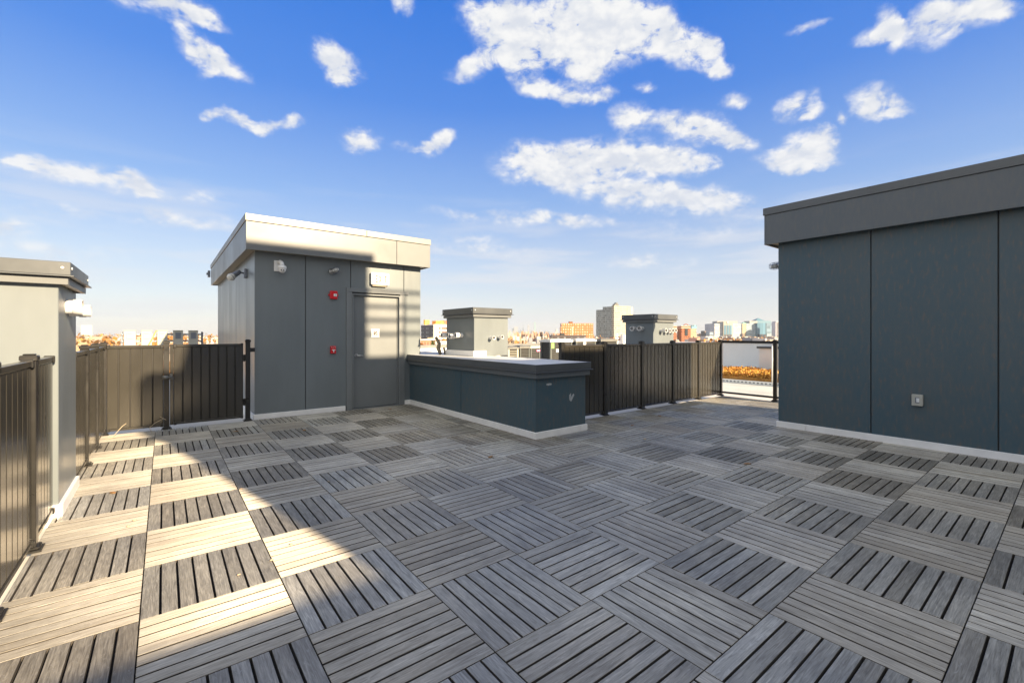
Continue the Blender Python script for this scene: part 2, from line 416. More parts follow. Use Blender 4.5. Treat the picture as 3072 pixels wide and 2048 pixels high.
# door frame: wide flat casing + stepped jamb
mb = MB()
mb.box(2.628, SY0-.022, ROOF_Z+.01, 2.728, SY0+.002, 2.158, .003); mb.box(3.665, SY0-.022, ROOF_Z+.01, 3.757, SY0+.002, 2.158, .003)
mb.box(2.626, SY0-.025, 2.16, 3.845, SY0+.002, 2.236, .003)
obj('door_casing', mb, M['frame'], sb)
mb = MB()
for k, (d0, d1, off) in enumerate(((-.030, .03, .0), (.031, .06, .022))):
    mb.box(2.73+off, SY0+d0, 0, 2.752+off, SY0+d1, 2.135-off, .002); mb.box(3.642-off, SY0+d0, 0, 3.664-off, SY0+d1, 2.135-off, .002)
    mb.box(2.7525+off, SY0+d0, 2.112-off, 3.6415-off, SY0+d1, 2.135-off, .002)
mb.box(2.74, SY0-.05, -.012, 3.65, SY0+.1, .004, .002)
obj('door_frame', mb, M['frame'], sb)
mb = MB(); mb.box(2.776, SY0+.04, 0.012, 3.618, SY0+.085, 2.088, .002)
door = obj('door', mb, M['door'], sb)
mb = MB()
mb.tube([(2.825, SY0+.04, .99), (2.825, SY0+.028, .99)], .034, 20); mb.tube([(2.825, SY0+.03, .99), (2.825, SY0-.028, .99)], .011, 12)
mb.tube([(2.82, SY0-.028, .99), (2.87, SY0-.032, .988), (2.945, SY0-.024, .985)], [.012, .011, .009], 10)
obj('handle', mb, M['steel'], door)
mb = MB(); mb.box(3.108, SY0+.034, 1.328, 3.266, SY0+.0395, 1.486, .002)
sp = obj('sign_plate', mb, M['white'], door)
mb = MB()
yy = SY0+.0335
def tri(mb, pts): mb.prism([(x, yy, z) for x, z in pts], (0, -.0015, 0))
sx, sz, u_ = 3.155, 1.372, .066
mb.box(sx, yy-.0008, sz, sx+u_, yy, sz+u_*1.05)
obj('pictogram_panel', mb, M['brown_ink'], door)
mb = MB(); yy = SY0+.0322
tri(mb, [(sx+.28*u_, sz), (sx+.55*u_, sz), (sx+.98*u_, sz+.5*u_), (sx+.98*u_, sz+.68*u_), (sx+.8*u_, sz+.68*u_), (sx+.66*u_, sz+.62*u_)])
tri(mb, [(sx+.16*u_, sz+.68*u_), (sx+.42*u_, sz+.92*u_), (sx+.62*u_, sz+.92*u_), (sx+.62*u_, sz+.82*u_), (sx+.44*u_, sz+.74*u_), (sx+.24*u_, sz+.52*u_), (sx+.12*u_, sz+.56*u_)])
obj('pictogram', mb, M['white'], door)

# --- wall devices on the stair bulkhead
t = thing('exit_sign', 'white EXIT sign box above the grey exit door', 'exit sign', (3.245, SY0, 2.3))
mb = MB(); mb.box(3.068, SY0-.075, 2.318, 3.418, SY0-.028, 2.545, .006); mb.box(3.1, SY0-.0275, 2.345, 3.40, SY0-.0005, 2.52, .003); obj('housing', mb, M['white'], t)
mb = MB(); mb.box(3.095, SY0-.055, 2.288, 3.375, SY0-.002, 2.3165, .004); obj('battery_tray', mb, M['soffit'], t)
mb = MB(); mb.box(3.082, SY0-.079, 2.345, 3.118, SY0-.0755, 2.52, .001); obj('chevron_panel', mb, M['label_white'], t)
mb = MB(); yf = SY0-.0768
def bar(x0, z0, x1, z1): mb.box(x0, yf, z0, x1, yf+.0015, z1)
L0, LH = 2.362, .135
bar(3.146, L0, 3.162, L0+LH); bar(3.1622, L0, 3.196, L0+.019); bar(3.1622, L0+.058, 3.19, L0+.077); bar(3.1622, L0+LH-.019, 3.196, L0+LH)
for s in (1, -1):
    xs = [(3.21, 3.226, 3.264, 3.248), (3.248, 3.264, 3.226, 3.21)][0 if s > 0 else 1]
    yq = yf + (.0004 if s > 0 else 0)
    mb.prism([(xs[0], yq, L0), (xs[1], yq, L0), (xs[2], yq, L0+LH), (xs[3], yq, L0+LH)], (0, .001, 0))
bar(3.282, L0, 3.299, L0+LH)
bar(3.313, L0+LH-.019, 3.376, L0+LH); bar(3.336, L0, 3.353, L0+LH-.0192)
obj('lettering', mb, M['orange_red'], t)

t = thing('security_camera', 'white dome security camera on a square wall plate left of the red alarms', 'security camera', (1.52, SY0, 2.4))
mb = MB(); mb.box(1.445, SY0-.018, 2.43, 1.578, SY0-.0005, 2.612, .006); obj('mount_plate', mb, M['white'], t)
mb = MB(); mb.tube([(1.52, SY0-.015, 2.575), (1.525, SY0-.075, 2.585), (1.54, SY0-.125, 2.555), (1.545, SY0-.135, 2.51)], [.03, .032, .033, .036], 14); obj('bracket', mb, M['white'], t)
mb = MB(); mb.tube([(1.545, SY0-.135, 2.512), (1.545, SY0-.135, 2.50), (1.545, SY0-.135, 2.468), (1.545, SY0-.135, 2.463)], [.055, .066, .068, .06], 24)
mb.ball((1.545, SY0-.135, 2.458), .058, (1, 1, 1.12), 3); hs = obj('dome', mb, M['white'], t)
for dx in (-.018, .018):
    mb = MB(); mb.ball((1.548+dx-.008, SY0-.186, 2.437), .0115, sub=2); obj('lens', mb, M['black'], hs)

def caged_lamp(name, label, base, axis, flip=1):
    t = thing(name, label, 'wall lamp', base)
    b = Vector(base); a = Vector(axis).normalized()
    s = a.orthogonal().normalized(); w = a.cross(s)
    mb = MB(); mb.tube([b, b+a*.03], .05, 18); mb.tube([b+a*.03, b+a*.06], [.034, .045], 18); obj('lamp_base', mb, M['steel'], t)
    mb = MB(); mb.tube([b+a*.06, b+a*.075, b+a*.13, b+a*.16, b+a*.172], [.036, .04, .038, .028, .01], 16); obj('globe', mb, M['glass_lamp'], t)
    mb = MB()
    for r, d in ((.053, .075), (.053, .12), (.034, .178)):
        mb.tube([b+a*d+(s*cos(k*pi/8)+w*sin(k*pi/8))*r for k in range(17)], .0035, 6, cap=False)
    for k in range(6):
        e = s*cos(k*pi/3)+w*sin(k*pi/3)
        mb.tube([b+a*.05+e*.05, b+a*.12+e*.054, b+a*.16+e*.046, b+a*.178+e*.034], .0035, 6)
    obj('cage', mb, M['strut'], t)
    return t
caged_lamp('caged_wall_lamp', 'small grey caged lamp on the shaded stair wall above the red alarm', (2.355, SY0, 2.50), (.55, -.8, .22))

t = thing('fire_alarm_strobe', 'red horn strobe with a white flash lens on the stair wall', 'fire alarm', (2.4, SY0, 2.0))
mb = MB(); mb.box(2.335, SY0-.05, 2.012, 2.462, SY0-.0005, 2.158, .012, seg=3); mb.box(2.312, SY0-.02, 2.068, 2.3345, SY0-.0005, 2.10, .004); mb.box(2.4625, SY0-.02, 2.068, 2.484, SY0-.0005, 2.10, .004); obj('housing', mb, M['red'], t)
mb = MB(); mb.box(2.392, SY0-.058, 2.06, 2.448, SY0-.0505, 2.106, .004); obj('strobe_lens', mb, M['label_white'], t)
mb = MB(); mb.tube([(2.408+.02*sin(k/3.)*1, SY0-.0592, 2.07+k*.004) for k in range(8)], .003, 6); obj('strobe_symbol', mb, M['strut'], t)

t = thing('fire_pull_station', 'red fire alarm pull station with a white T handle low beside the door', 'fire alarm', (2.4, SY0, 1.03))
mb = MB(); mb.box(2.345, SY0-.042, 1.04, 2.437, SY0-.0005, 1.172, .006, seg=2); obj('housing', mb, M['red'], t)
mb = MB(); mb.box(2.364, SY0-.052, 1.098, 2.424, SY0-.0425, 1.113, .002); mb.box(2.386, SY0-.052, 1.063, 2.402, SY0-.0425, 1.0975, .002); obj('pull_handle', mb, M['white'], t)
def text_obj(name, txt, size, mtl, loc, rot, parent, ext=.0006):
    cu = bpy.data.curves.new(name, 'FONT'); cu.body = txt; cu.size = size; cu.extrude = ext; cu.align_x = 'CENTER'
    tmp = bpy.data.objects.new('lettering_outline', cu); C.objects.link(tmp)
    me = bpy.data.meshes.new_from_object(tmp.evaluated_get(bpy.context.evaluated_depsgraph_get()))
    bpy.data.objects.remove(tmp); me.materials.clear(); me.materials.append(mtl)
    o = bpy.data.objects.new(name, me); C.objects.link(o); o.parent = parent
    o.location = Vector(loc) - root_of(parent).location; o.rotation_euler = rot
    return o
text_obj('lettering', 'FIRE ALARM', .0165, M['white'], (2.391, SY0-.0432, 1.143), (pi/2, 0, 0), t)

pl = at_x(741, 820, SX0)
t = thing('flood_lamp', 'dark bracketed floodlight with a white lens on the left side of the stair bulkhead', 'wall lamp', pl)
mb = MB(); mb.box(SX0-.05, pl.y-.06, pl.z-.085, SX0-.0005, pl.y+.06, pl.z+.075, .006); obj('junction_box', mb, M['strut'], t)
mb = MB(); mb.tube([(SX0-.05, pl.y, pl.z), (SX0-.13, pl.y-.01, pl.z+.01)], .014, 8)
h0 = Vector((SX0-.12, pl.y-.01, pl.z+.01)); hd = Vector((-.75, -.28, -.6)).normalized()
mb.tube([h0-hd*.02, h0+hd*.03, h0+hd*.12, h0+hd*.17], [.03, .042, .046, .07], 18); obj('lamp_head', mb, M['strut'], t)
mb = MB(); mb.ball(h0+hd*.165, .066, (1, 1, 1), 3); obj('lens', mb, M['glass_lamp'], t)

jb = at_x(631, 822, FX0)
o = obj('junction_box', MB().box(FX0-.06, jb.y-.06, jb.z-.09, FX0-.001, jb.y+.06, jb.z+.09, .006).box(FX0-.09, jb.y-.025, jb.z-.03, FX0-.0605, jb.y+.025, jb.z+.03, .004), M['strut'], org=(FX0, jb.y, jb.z-.09))
tag(o, 'small dark box fixed to the far end of the left stair fascia', 'electrical box')

# --- bulkhead on the right
RX, RY1, RX1, RYB = 7.287, 2.82, 9.13, -4.9
rb = thing('elevator_bulkhead', 'large windowless dark grey bulkhead filling the right edge of the deck', 'bulkhead', (RX, RY1, 0))
mb = MB()
panels(mb, 'x', RX, RYB, RY1, ZB, 2.755, (1.706, .576, -.554, -1.684, -2.814, -3.944), -1)
panels(mb, 'y', RY1, RX+.0205, RX1-.0205, ZB, 2.755, (8.3,), 1); panels(mb, 'x', RX1, RYB, RY1, ZB, 2.755, (1.7, .57, -.56), 1)
panels(mb, 'y', RYB, RX+.0205, RX1-.0205, ZB, 2.755, (8.3,), -1)
obj('wall', mb, M['panel_blue'], rb)
mb = MB(); mb.box(RX+.021, RYB+.021, ROOF_Z, RX1-.021, RY1-.021, 2.745); obj('wall_core', mb, M['joint'], rb)
GX0, GX1, GY0, GY1 = 7.135, 9.27, RYB-.15, 2.957
mb = MB(); ring_box(mb, GX0, GY0, 2.727, GX1, GY1, 3.165, .025, .002); obj('fascia', mb, M['fascia_dark'], rb)
mb = MB(); mb.box(GX0+.026, GY0+.026, 2.757, GX1-.026, GY1-.026, 2.77); obj('soffit', mb, M['soffit'], rb)
mb = MB(); mb.box(GX0-.014, GY0-.014, 3.168, GX1+.014, GY1+.014, 3.275, .004); obj('coping', mb, M['coping'], rb)
mb = MB(); flashing(mb, ((RX-.022, RYB, RX+.012, 2.45), (RX-.0235, 2.4525, RX+.012, RY1+.022), (RX+.013, RY1-.012, RX1, RY1+.022))); obj('base_flashing', mb, M['flashing'], rb)
caged_lamp('caged_wall_lamp', 'wire caged lamp jutting from the back corner of the right bulkhead', (7.44, RY1, 2.44), (0.0, 1, -.03))

t = thing('wall_outlet', 'small weatherproof grey outlet box low on the right bulkhead wall', 'outlet', (RX, 1.24, .5))
mb = MB(); mb.box(RX-.055, 1.192, .51, RX-.0005, 1.296, .648, .008, seg=2); obj('cover', mb, M['box_cream'], t)
mb = MB(); mb.box(RX-.058, 1.222, .545, RX-.0555, 1.262, .615, .001); obj('recess', mb, M['strut'], t)
mb = MB(); mb.box(RX-.061, 1.222, .556, RX-.0585, 1.25, .606, .001); obj('socket', mb, M['label_white'], t)

# --- low bulkhead by the door
BX0, BX1, BY0, BY1 = 3.875, 4.83, 4.45, 8.279
lb = thing('low_bulkhead', 'waist high dark grey bulkhead with a flat grey cap beside the door', 'bulkhead', (BX0, BY0, 0))
mb = MB()
panels(mb, 'x', BX0, BY0, BY1, .07, .80, (6.333,), -1); panels(mb, 'y', BY0, BX0+.0205, BX1, .07, .80, (), -1)
panels(mb, 'x', BX1, BY0+.0205, 9.6, .07, .80, (6.3, 8.0), 1)
obj('wall', mb, M['panel_blue'], lb)
mb = MB(); mb.box(BX0+.021, BY0+.021, ROOF_Z, BX1-.021, BY1, .80); mb.box(4.13, BY1+.001, ROOF_Z, BX1-.021, 9.6, .80); obj('wall_core', mb, M['joint'], lb)
mb = MB()
mb.box(3.832, 4.40, .797, 4.872, 4.43, .868, .002); mb.box(3.832, 4.431, .797, 3.862, 7.62, .868, .002); mb.box(3.8305, 7.623, .796, 3.862, BY1, .868, .002); mb.box(4.842, 4.431, .797, 4.872, 9.6, .868, .002)
obj('trim', mb, M['fascia_dark'], lb)
mb = MB()
zc0, zc1 = .872, .983
mb.prism([(3.80, 4.375, zc0+.004), (3.815, 4.39, zc0+.012), (3.818, 4.39, zc1), (3.834, 4.406, zc1), (3.834, 4.406, zc0)], (0, 0, 0.0001)) if False else None
for (x0, y0, x1, y1) in ((3.818, 4.386, 4.886, 4.412), (3.818, 4.4125, 3.844, BY1), (4.86, 4.4125, 4.886, 9.6)): mb.box(x0, y0, zc0+.012, x1, y1, zc1, .003)
for (x0, y0, x1, y1) in ((3.796, 4.364, 4.908, 4.43), (3.796, 4.4305, 3.844, BY1), (4.86, 4.4305, 4.908, 9.6)): mb.box(x0, y0, zc0, x1, y1, zc0+.011, .003)
obj('coping', mb, M['coping'], lb)
mb = MB(); mb.box(3.845, 4.413, .86, 4.859, BY1, .981); mb.box(4.13, BY1+.001, .86, 4.859, 9.6, .981); obj('cap', mb, M['bench_top'], lb)
mb = MB(); flashing(mb, ((BX0-.024, BY0-.024, 4.71, BY0+.012), (4.713, BY0-.0255, BX1+.02, BY0+.012), (BX0-.024, BY0+.013, BX0+.012, SY0-.023))); 
obj('base_flashing', mb, M['flashing'], lb)
for pts in (((4.50,.45),(4.53,.50),(4.535,.555),(4.50,.53)), ((4.535,.43),(4.575,.49),(4.60,.52),(4.585,.545),(4.545,.51),(4.51,.46)),
            ((4.06,.70),(4.10,.69),(4.155,.695),(4.165,.712),(4.13,.722),(4.07,.718))):
    mb = MB(); mb.prism([(x, BY0-.0012, z) for x, z in pts], (0, .001, 0)); obj('scuff', mb, M['scuff'], lb)

# --- vent chases
def pipe(mb, b, a, L, r):
    b, a = Vector(b), Vector(a).normalized()
    e = b + a * L
    mb.tube([b, b+a*L*.42], r*.86, 18, cap=False)
    mb.tube([b+a*L*.42, b+a*L*.44, e], [r*.88, r, r], 18, cap=False)
    mb.tube([e, e-a*.002], [r, r*.80], 18, cap=False)
    mb.tube([e-a*.002, e-a*.06], r*.80, 18, cap=False, mi=1)
    mb.tube([e-a*.06, e-a*.061], r*.80, 18, cap=True, mi=1)
def chase(label, x0, y0, x1, y1, zb, zw, ztrim, zcop, ztop, ov, pipes, flash_h=.1, flash=None, loc=None):
    t = thing('vent_chase', label, 'vent chase', loc or (x0, y0, zb), 'grey vent chases')
    mb = MB(); mb.box(x0, y0, zb, x1, y1, zw, .004); obj('wall', mb, M['panel'], t)
    mb = MB(); ring_box(mb, x0-ov, y0-ov, ztrim, x1+ov, y1+ov, zcop-.004, .03, .002); obj('trim', mb, M['fascia'], t)
    mb = MB(); mb.box(x0-ov+.031, y0-ov+.031, ztrim+.012, x1+ov-.031, y1+ov-.031, ztrim+.03); obj('soffit', mb, M['soffit'], t)
    mb = MB(); mb.box(x0-ov-.016, y0-ov-.016, zcop+.012, x1+ov+.016, y1+ov+.016, ztop, .004); mb.box(x0-ov-.036, y0-ov-.036, zcop, x1+ov+.036, y1+ov+.036, zcop+.0115, .003)
    cp = obj('coping', mb, M['coping'], t)
    zr = (zcop+ztop)/2+.01
    for (c, sc) in [((xs, y0-ov-.017, zr), (1, .5, 1)) for xs in (x0-ov+.03, x1+ov-.03)] + [((xs, ys, zr), (.5, 1, 1)) for ys in (y0-ov+.03, y1+ov-.03) for xs in (x0-ov-.017, x1+ov+.017)]:
        mb = MB(); mb.ball(c, .012, sc, 1); obj('rivet', mb, M['white'], cp)
    mb = MB()
    for s in (flash or ((x0-.024, y0-.024, x1+.024, y0+.01), (x0-.024, y0+.0105, x0+.01, y1), (x1-.01, y0+.0105, x1+.024, y1))): mb.box(s[0], s[1], zb+.002, s[2], s[3], zb+flash_h, .003)
    obj('base_flashing', mb, M['flashing'], t)
    for (b, a, L, r) in pipes:
        mb = MB(); pipe(mb, b, a, L, r); obj('vent_pipe', mb, [M['pvc'], M['pvc_in']], t)
    return t
cx, cy = 4.44, 6.80
chase('vent chase standing on the low bulkhead, four white pipes on its left face', cx, cy, cx+.775, cy+1.0, .9815, 1.70, 1.697, 1.752, 1.87, .045,
      [((cx, 7.21, 1.365), (-1, 0, .02), .15, .048), ((cx, 7.40, 1.345), (-1, -.05, -.02), .17, .046), ((cx, 7.53, 1.37), (-1, 0, .03), .14, .046), ((cx, 7.69, 1.365), (-1, .05, 0), .17, .046),
       ((4.80, cy, 1.318), (0, -1, 0), .12, .034), ((5.0, cy, 1.332), (0, -1, 0), .11, .034)],
      flash=((cx-.024, cy-.024, cx+.26, cy+.01), (cx-.024, cy+.0105, cx+.01, cy+1.0)))
c2x, c2y = 8.61, 5.9
chase('vent chase behind the right fence with two pipes on its shaded face', c2x, c2y, c2x+.8, c2y+.76, ROOF_Z, 1.665, 1.66, 1.715, 1.835, .05,
      [((c2x, 6.18, 1.515), (-1, -.1, 0), .16, .052), ((c2x, 6.38, 1.512), (-1, -.1, 0), .16, .052),
       ((8.90, c2y, 1.468), (0, -1, 0), .14, .048), ((9.05, c2y, 1.462), (0, -1, 0), .14, .048), ((9.19, c2y, 1.468), (0, -1, 0), .13, .048), ((9.31, c2y, 1.47), (0, -1, 0), .13, .046)])
lx1, ly0, ly1 = -.63, 4.80, 5.66
chase('vent chase at the left edge of the photo with white pipes under its eave', -1.75, ly0, lx1, ly1, ROOF_Z, 1.765, 1.757, 1.815, 1.928, .06,
      [((lx1, 5.14, 1.605), (1, -.02, 0), .10, .066), ((lx1, 5.29, 1.58), (1, 0, .03), .135, .052), ((lx1, 5.42, 1.59), (1, .03, 0), .085, .05), ((lx1, 5.55, 1.585), (1, 0, 0), .08, .05)], flash_h=.16)
# wrapped line set beside the chase on the low bulkhead
o = obj('pipe_wrap', MB().tube([(cx-.10, cy+1.06, .985), (cx-.13, cy+1.1, 1.1), (cx-.10, cy+1.12, 1.2), (cx-.16, cy+1.15, 1.33)], [.03, .045, .036, .028], 9).tube([(cx-.02, cy+1.02, .985), (cx-.04, cy+1.04, 1.12)], .022, 8), M['wrap'], org=(cx-.1, cy+1.06, .985))
tag(o, 'lumpy brown wrapped pipe rising beside the chase on the low bulkhead', 'pipe')

# ------------------------------------------------------------------ fences
def post(parent, x, y, h=1.265, s=.034, base=True):
    mb = MB(); mb.box(x-s, y-s, .0, x+s, y+s, h-.05, .003); p = obj('post', mb, M['post'], parent)
    mb = MB(); mb.box(x-s-.007, y-s-.007, h-.05, x+s+.007, y+s+.007, h-.022, .003)
    mb.prism([(x-s-.004, y-s-.004, h-.022), (x+s+.004, y-s-.004, h-.022), (x+s+.004, y+s+.004, h-.022), (x-s-.004, y+s+.004, h-.022)], (0, 0, .004)); mb.box(x-s+.006, y-s+.006, h-.0178, x+s-.006, y+s-.006, h-.008, .004)
    obj('post_cap', mb, M['post'], p)
    if base:
        mb = MB(); mb.box(x-.062, y-.062, .002, x+.062, y+.062, .016, .003); mb.box(x-.05, y-.05, .0165, x+.05, y+.05, .034, .006); obj('post_base', mb, M['post'], p)
    return p
def infill(parent, a, b, z0=.045, z1=1.215, pitch=.108, name='panel', mats=None):
    """boards between two points (along x or y), grooves between them, top and bottom rail"""
    a, b = Vector(a), Vector(b); L = (b-a).length; alongx = abs(b.x-a.x) > abs(b.y-a.y)
    mb = MB(); n = max(1, round(L/pitch)); w = L/n
    def bx(s0, s1, d0, d1, zz0, zz1, bev=0, mi=0):
        if alongx: mb.box(min(a.x, b.x)+s0, a.y+d0, zz0, min(a.x, b.x)+s1, a.y+d1, zz1, bev, mi)
        else: mb.box(a.x+d0, min(a.y, b.y)+s0, zz0, a.x+d1, min(a.y, b.y)+s1, zz1, bev, mi)
    bx(0, L, -.006, .006, z0+.03, z1-.04, 0, 1)
    for k in range(n): bx(k*w+.0065, (k+1)*w-.0065, -.015, .015, z0+.031, z1-.0415, .003)
    pn = obj(name, mb, [M['fence'], M['fence_gap']], parent)
    for nm, (q0, q1) in (('top_rail', (z1-.04, z1)), ('bottom_rail', (z0, z0+.03))):
        mb = MB(); bx(0, L, -.022, .022, q0, q1, .004); rl = obj(nm, mb, M['fence'], parent)
        for e0 in (.001, L-.036):
            mb = MB(); bx(e0, e0+.035, -.029, .029, q0-.006, q1+.006, .004); obj('rail_bracket', mb, M['post'], rl)
    return pn
FXL = -.672
f1 = thing('privacy_fence', 'dark slatted fence run at the left edge in front of the vent chase', 'fence', (FXL, 4.1, 0), 'dark privacy fences')
for y in (4.13, 3.25, 2.2, 1.15, .1): post(f1, FXL, y)
for a, b in ((4.13, 4.775), (3.25, 4.13), (2.2, 3.25), (1.15, 2.2), (.1, 1.15)): infill(f1, (FXL, a+.036, 0), (FXL, b-(.036 if b < 4.7 else 0), 0))
f2 = thing('privacy_fence', 'dark sunlit fence between the left vent chase and the gate', 'fence', (FXL, 8.25, 0), 'dark privacy fences')
for y in (6.45, 7.36, 8.25): post(f2, FXL+.02, y, 1.28)
for a, b in ((5.68, 6.45), (6.45, 7.36), (7.36, 8.25)): infill(f2, (FXL+.02, a+(.036 if a > 5.7 else 0), 0), (FXL+.02, b-.036, 0))
infill(f2, (FXL+.056, 8.25, 0), (-.0, 8.25, 0), z1=1.225, pitch=.125)
post(f2, .035, 8.25, 1.30)
gt = thing('gate', 'dark boarded metal gate beside the stair bulkhead with a knob latch', 'gate', (.55, 8.25, 0))
infill(gt, (.115, 8.25, 0), (1.0, 8.25, 0), z0=.055, z1=1.235, pitch=.108)
mb = MB(); mb.box(.0735, 8.228, .055, .114, 8.272, 1.235, .003); obj('gate_stile', mb, M['fence'], gt)
mb = MB(); mb.box(.066, 8.20, .72, .105, 8.235, .80, .006); mb.tube([(.085, 8.22, .76), (.085, 8.155, .76), (.03, 8.15, .76)], .014, 10); mb.tube([(.05, 8.15, .76), (-.015, 8.145, .76)], [.03, .03], 14); obj('latch', mb, M['coping_lite'], gt)
for z in (.25, .95):
    mb = MB(); mb.box(1.0005, 8.225, z, 1.03, 8.26, z+.11, .003); obj('hinge', mb, M['post'], gt)
gp = thing('gate_post', 'slim black post with a flared foot between the gate and the stair bulkhead', 'fence post', (1.062, 8.24, 0))
post(gp, 1.062, 8.24, 1.31)
mb = MB(); mb.box(1.097, 8.23, 1.10, SX0-.001, 8.262, 1.165, .004); obj('wall_bracket', mb, M['post'], gp)

FYR = 5.05
f3 = thing('privacy_fence', 'long dark glossy fence running right from the low bulkhead', 'fence', (5.95, FYR, 0), 'dark privacy fences')
xs = (4.935, 5.95, 7.0, 8.02, 8.98, 9.93)
for x in xs: post(f3, x, FYR, 1.27)
for a, b in zip(xs, xs[1:]): infill(f3, (a+.036, FYR, 0), (b-.036, FYR, 0), z0=.04, z1=1.212, pitch=.112)
g1 = thing('glass_guard', 'clear glass guard panel in a dark frame between fence and right bulkhead', 'glass guard', (9.96, 4.5, 0))
GX = 9.955
mb = MB(); mb.box(GX-.028, 3.945, 1.19, GX+.028, FYR-.042, 1.245, .005); obj('top_rail', mb, M['post'], g1)
mb = MB(); mb.box(GX-.02, 3.945, .06, GX+.02, FYR-.042, .10, .004); obj('bottom_rail', mb, M['post'], g1)
mb = MB(); mb.box(GX-.005, 3.96, .1005, GX+.005, FYR-.05, 1.1895); obj('glass', mb, M['glass'], g1)
post(g1, GX, 3.91, 1.28); post(g1, GX, 2.98, 1.28)
mb = MB(); mb.box(GX-.028, 3.015, 1.19, GX+.028, 3.875, 1.245, .005); obj('top_rail', mb, M['post'], g1)
mb = MB(); mb.box(GX-.02, 3.015, .06, GX+.02, 3.875, .10, .004); obj('bottom_rail', mb, M['post'], g1)
mb = MB(); mb.box(GX-.005, 3.02, .1005, GX+.005, 3.87, 1.1895); obj('glass', mb, M['glass'], g1)

# loose wires at the gate
o = obj('loose_wire', MB().tube([(-.13, 8.13, .0), (-.16, 8.12, .06), (-.10, 8.13, .12), (.0, 8.15, .17), (.03, 8.14, .15), (-.04, 8.16, .20)], .003, 6), M['wire'], org=(-.13, 8.13, 0)); tag(o, 'thin pale wire bent up in front of the sunlit back fence', 'wire')
o = obj('loose_wire', MB().tube([(-.55, 7.95, .0), (-.5, 7.98, .06), (-.44, 8.0, .14), (-.40, 8.02, .17)], .003, 6).tube([(-.60, 7.9, .005), (-.45, 7.93, .03), (-.33, 7.95, .01)], .003, 6), M['wire'], org=(-.55, 7.95, 0)); tag(o, 'short tangle of pale wire at the back left fence corner', 'wire')
# crumbs on the deck
for (x, y, s) in ((-.17, 4.33, .016), (-.2, 4.22, .014), (.545, 4.62, .02), (.52, 3.05, .014), (.34, 2.98, .012), (1.22, 4.35, .014), (5.0, 3.55, .03), (.66, 3.2, .012)):
    mb = MB(); mb.ball((x, y, .006), s, (1, .6, .35), 1)
    o = obj('crumb', mb, M['rub'], org=(x, y, 0)); tag(o, 'tiny pale scrap lying on the slatted deck', 'litter', 'scraps on the deck')

# ------------------------------------------------------------------ roof equipment
def condenser(name, label, x, y, zb, zt, w, d, casing, top, group, sticker=None, pitch=.062):
    t = thing(name, label, 'condenser', (x, y, ROOF_Z), group)
    mb = MB(); mb.box(x+.03, y+.03, zb+.02, x+w-.03, y+d-.03, zt-.08); obj('coil', mb, M['hvac_in'], t)
    mb = MB(); mb.box(x, y, zb, x+w, y+d, zb+.045, .004)
    for (a, b_) in ((x, y), (x+w-.07, y), (x, y+d-.07), (x+w-.07, y+d-.07)): mb.box(a, b_, zb+.046, a+.07, b_+.07, zt-.10, .006)
    obj('casing', mb, casing, t)
    mb = MB(); z = zb+.08
    while z < zt-.13:
        for (x0, y0, x1, y1) in ((x+.071, y-.004, x+w-.071, y+.03), (x+.071, y+d-.03, x+w-.071, y+d+.004), (x-.004, y+.071, x+.03, y+d-.071), (x+w-.03, y+.071, x+w+.004, y+d-.071)):
            mb.box(x0, y0, z, x1, y1, z+.014, .003)
        z += pitch
    obj('louvre', mb, casing, t)
    mb = MB(); mb.box(x-.02, y-.02, zt-.098, x+w+.02, y+d+.02, zt-.03, .012, seg=2); mb.box(x+.03, y+.03, zt-.0295, x+w-.03, y+d-.03, zt, .01); obj('top_cap', mb, top, t)
    mb = MB(); c = Vector((x+w/2, y+d/2, zt+.012))
    for r in (.06, .12, .18, min(w, d)*.42): mb.tube([c+Vector((cos(k*pi/12)*r, sin(k*pi/12)*r, 0)) for k in range(25)], .004, 5, cap=False)
    for k in range(8): mb.tube([c, c+Vector((cos(k*pi/4), sin(k*pi/4), 0))*min(w, d)*.42], .004, 5)
    obj('fan_grille', mb, M['strut'], t)
    if zb > .1:
        for (a, b_) in ((x+.02, y+.02), (x+w-.06, y+.02), (x+.02, y+d-.06), (x+w-.06, y+d-.06)):
            mb = MB(); mb.box(a, b_, ROOF_Z, a+.04, b_+.04, zb-.001); obj('stand_leg', mb, M['strut'], t)
    if sticker:
        for (sm, sx0, sz0, sx1, sz1) in sticker:
            mb = MB(); mb.box(x+sx0, y-.012, sz0, x+sx1, y-.0065, sz1); obj('sticker', mb, sm, t)
    return t
HG = 'condenser units beyond the fence'
condenser('condenser', 'tall grey condenser with a green energy label next to the fence end', 9.3, 10.0, .38, 1.235, .95, .48, M['hvac'], M['hvac_white'], HG,
          [(M['label_green'], .03, .95, .15, 1.12), (M['label_white'], .23, .83, .36, .93)])
condenser('condenser', 'grey condenser whose top and label peek over the fence, beside the green labelled unit', 10.42, 10.0, .38, 1.245, .95, .48, M['hvac'], M['hvac_white'], HG, [(M['label_white'], .32, 1.0, .45, 1.13)])
condenser('condenser', 'farthest right condenser, only its dark flat top showing over the fence', 11.62, 10.0, .38, 1.235, .85, .48, M['hvac'], M['coping_lite'], HG)
condenser('condenser', 'short tan condenser right beside the central vent chase', 9.98, 13.0, .06, .93, .49, .5, M['hvac_tan'], M['coping_lite'], HG)
condenser('condenser', 'short brown slatted condenser between the tan unit and the pink labelled one', 10.53, 13.0, .06, .95, .5, .5, M['hvac'], M['coping_lite'], HG)
condenser('condenser', 'short dark condenser carrying a pink label', 11.06, 13.0, .06, .94, .5, .5, M['hvac'], M['hvac_tan'], HG, [(M['label_pink'], .3, .72, .5, .79)])

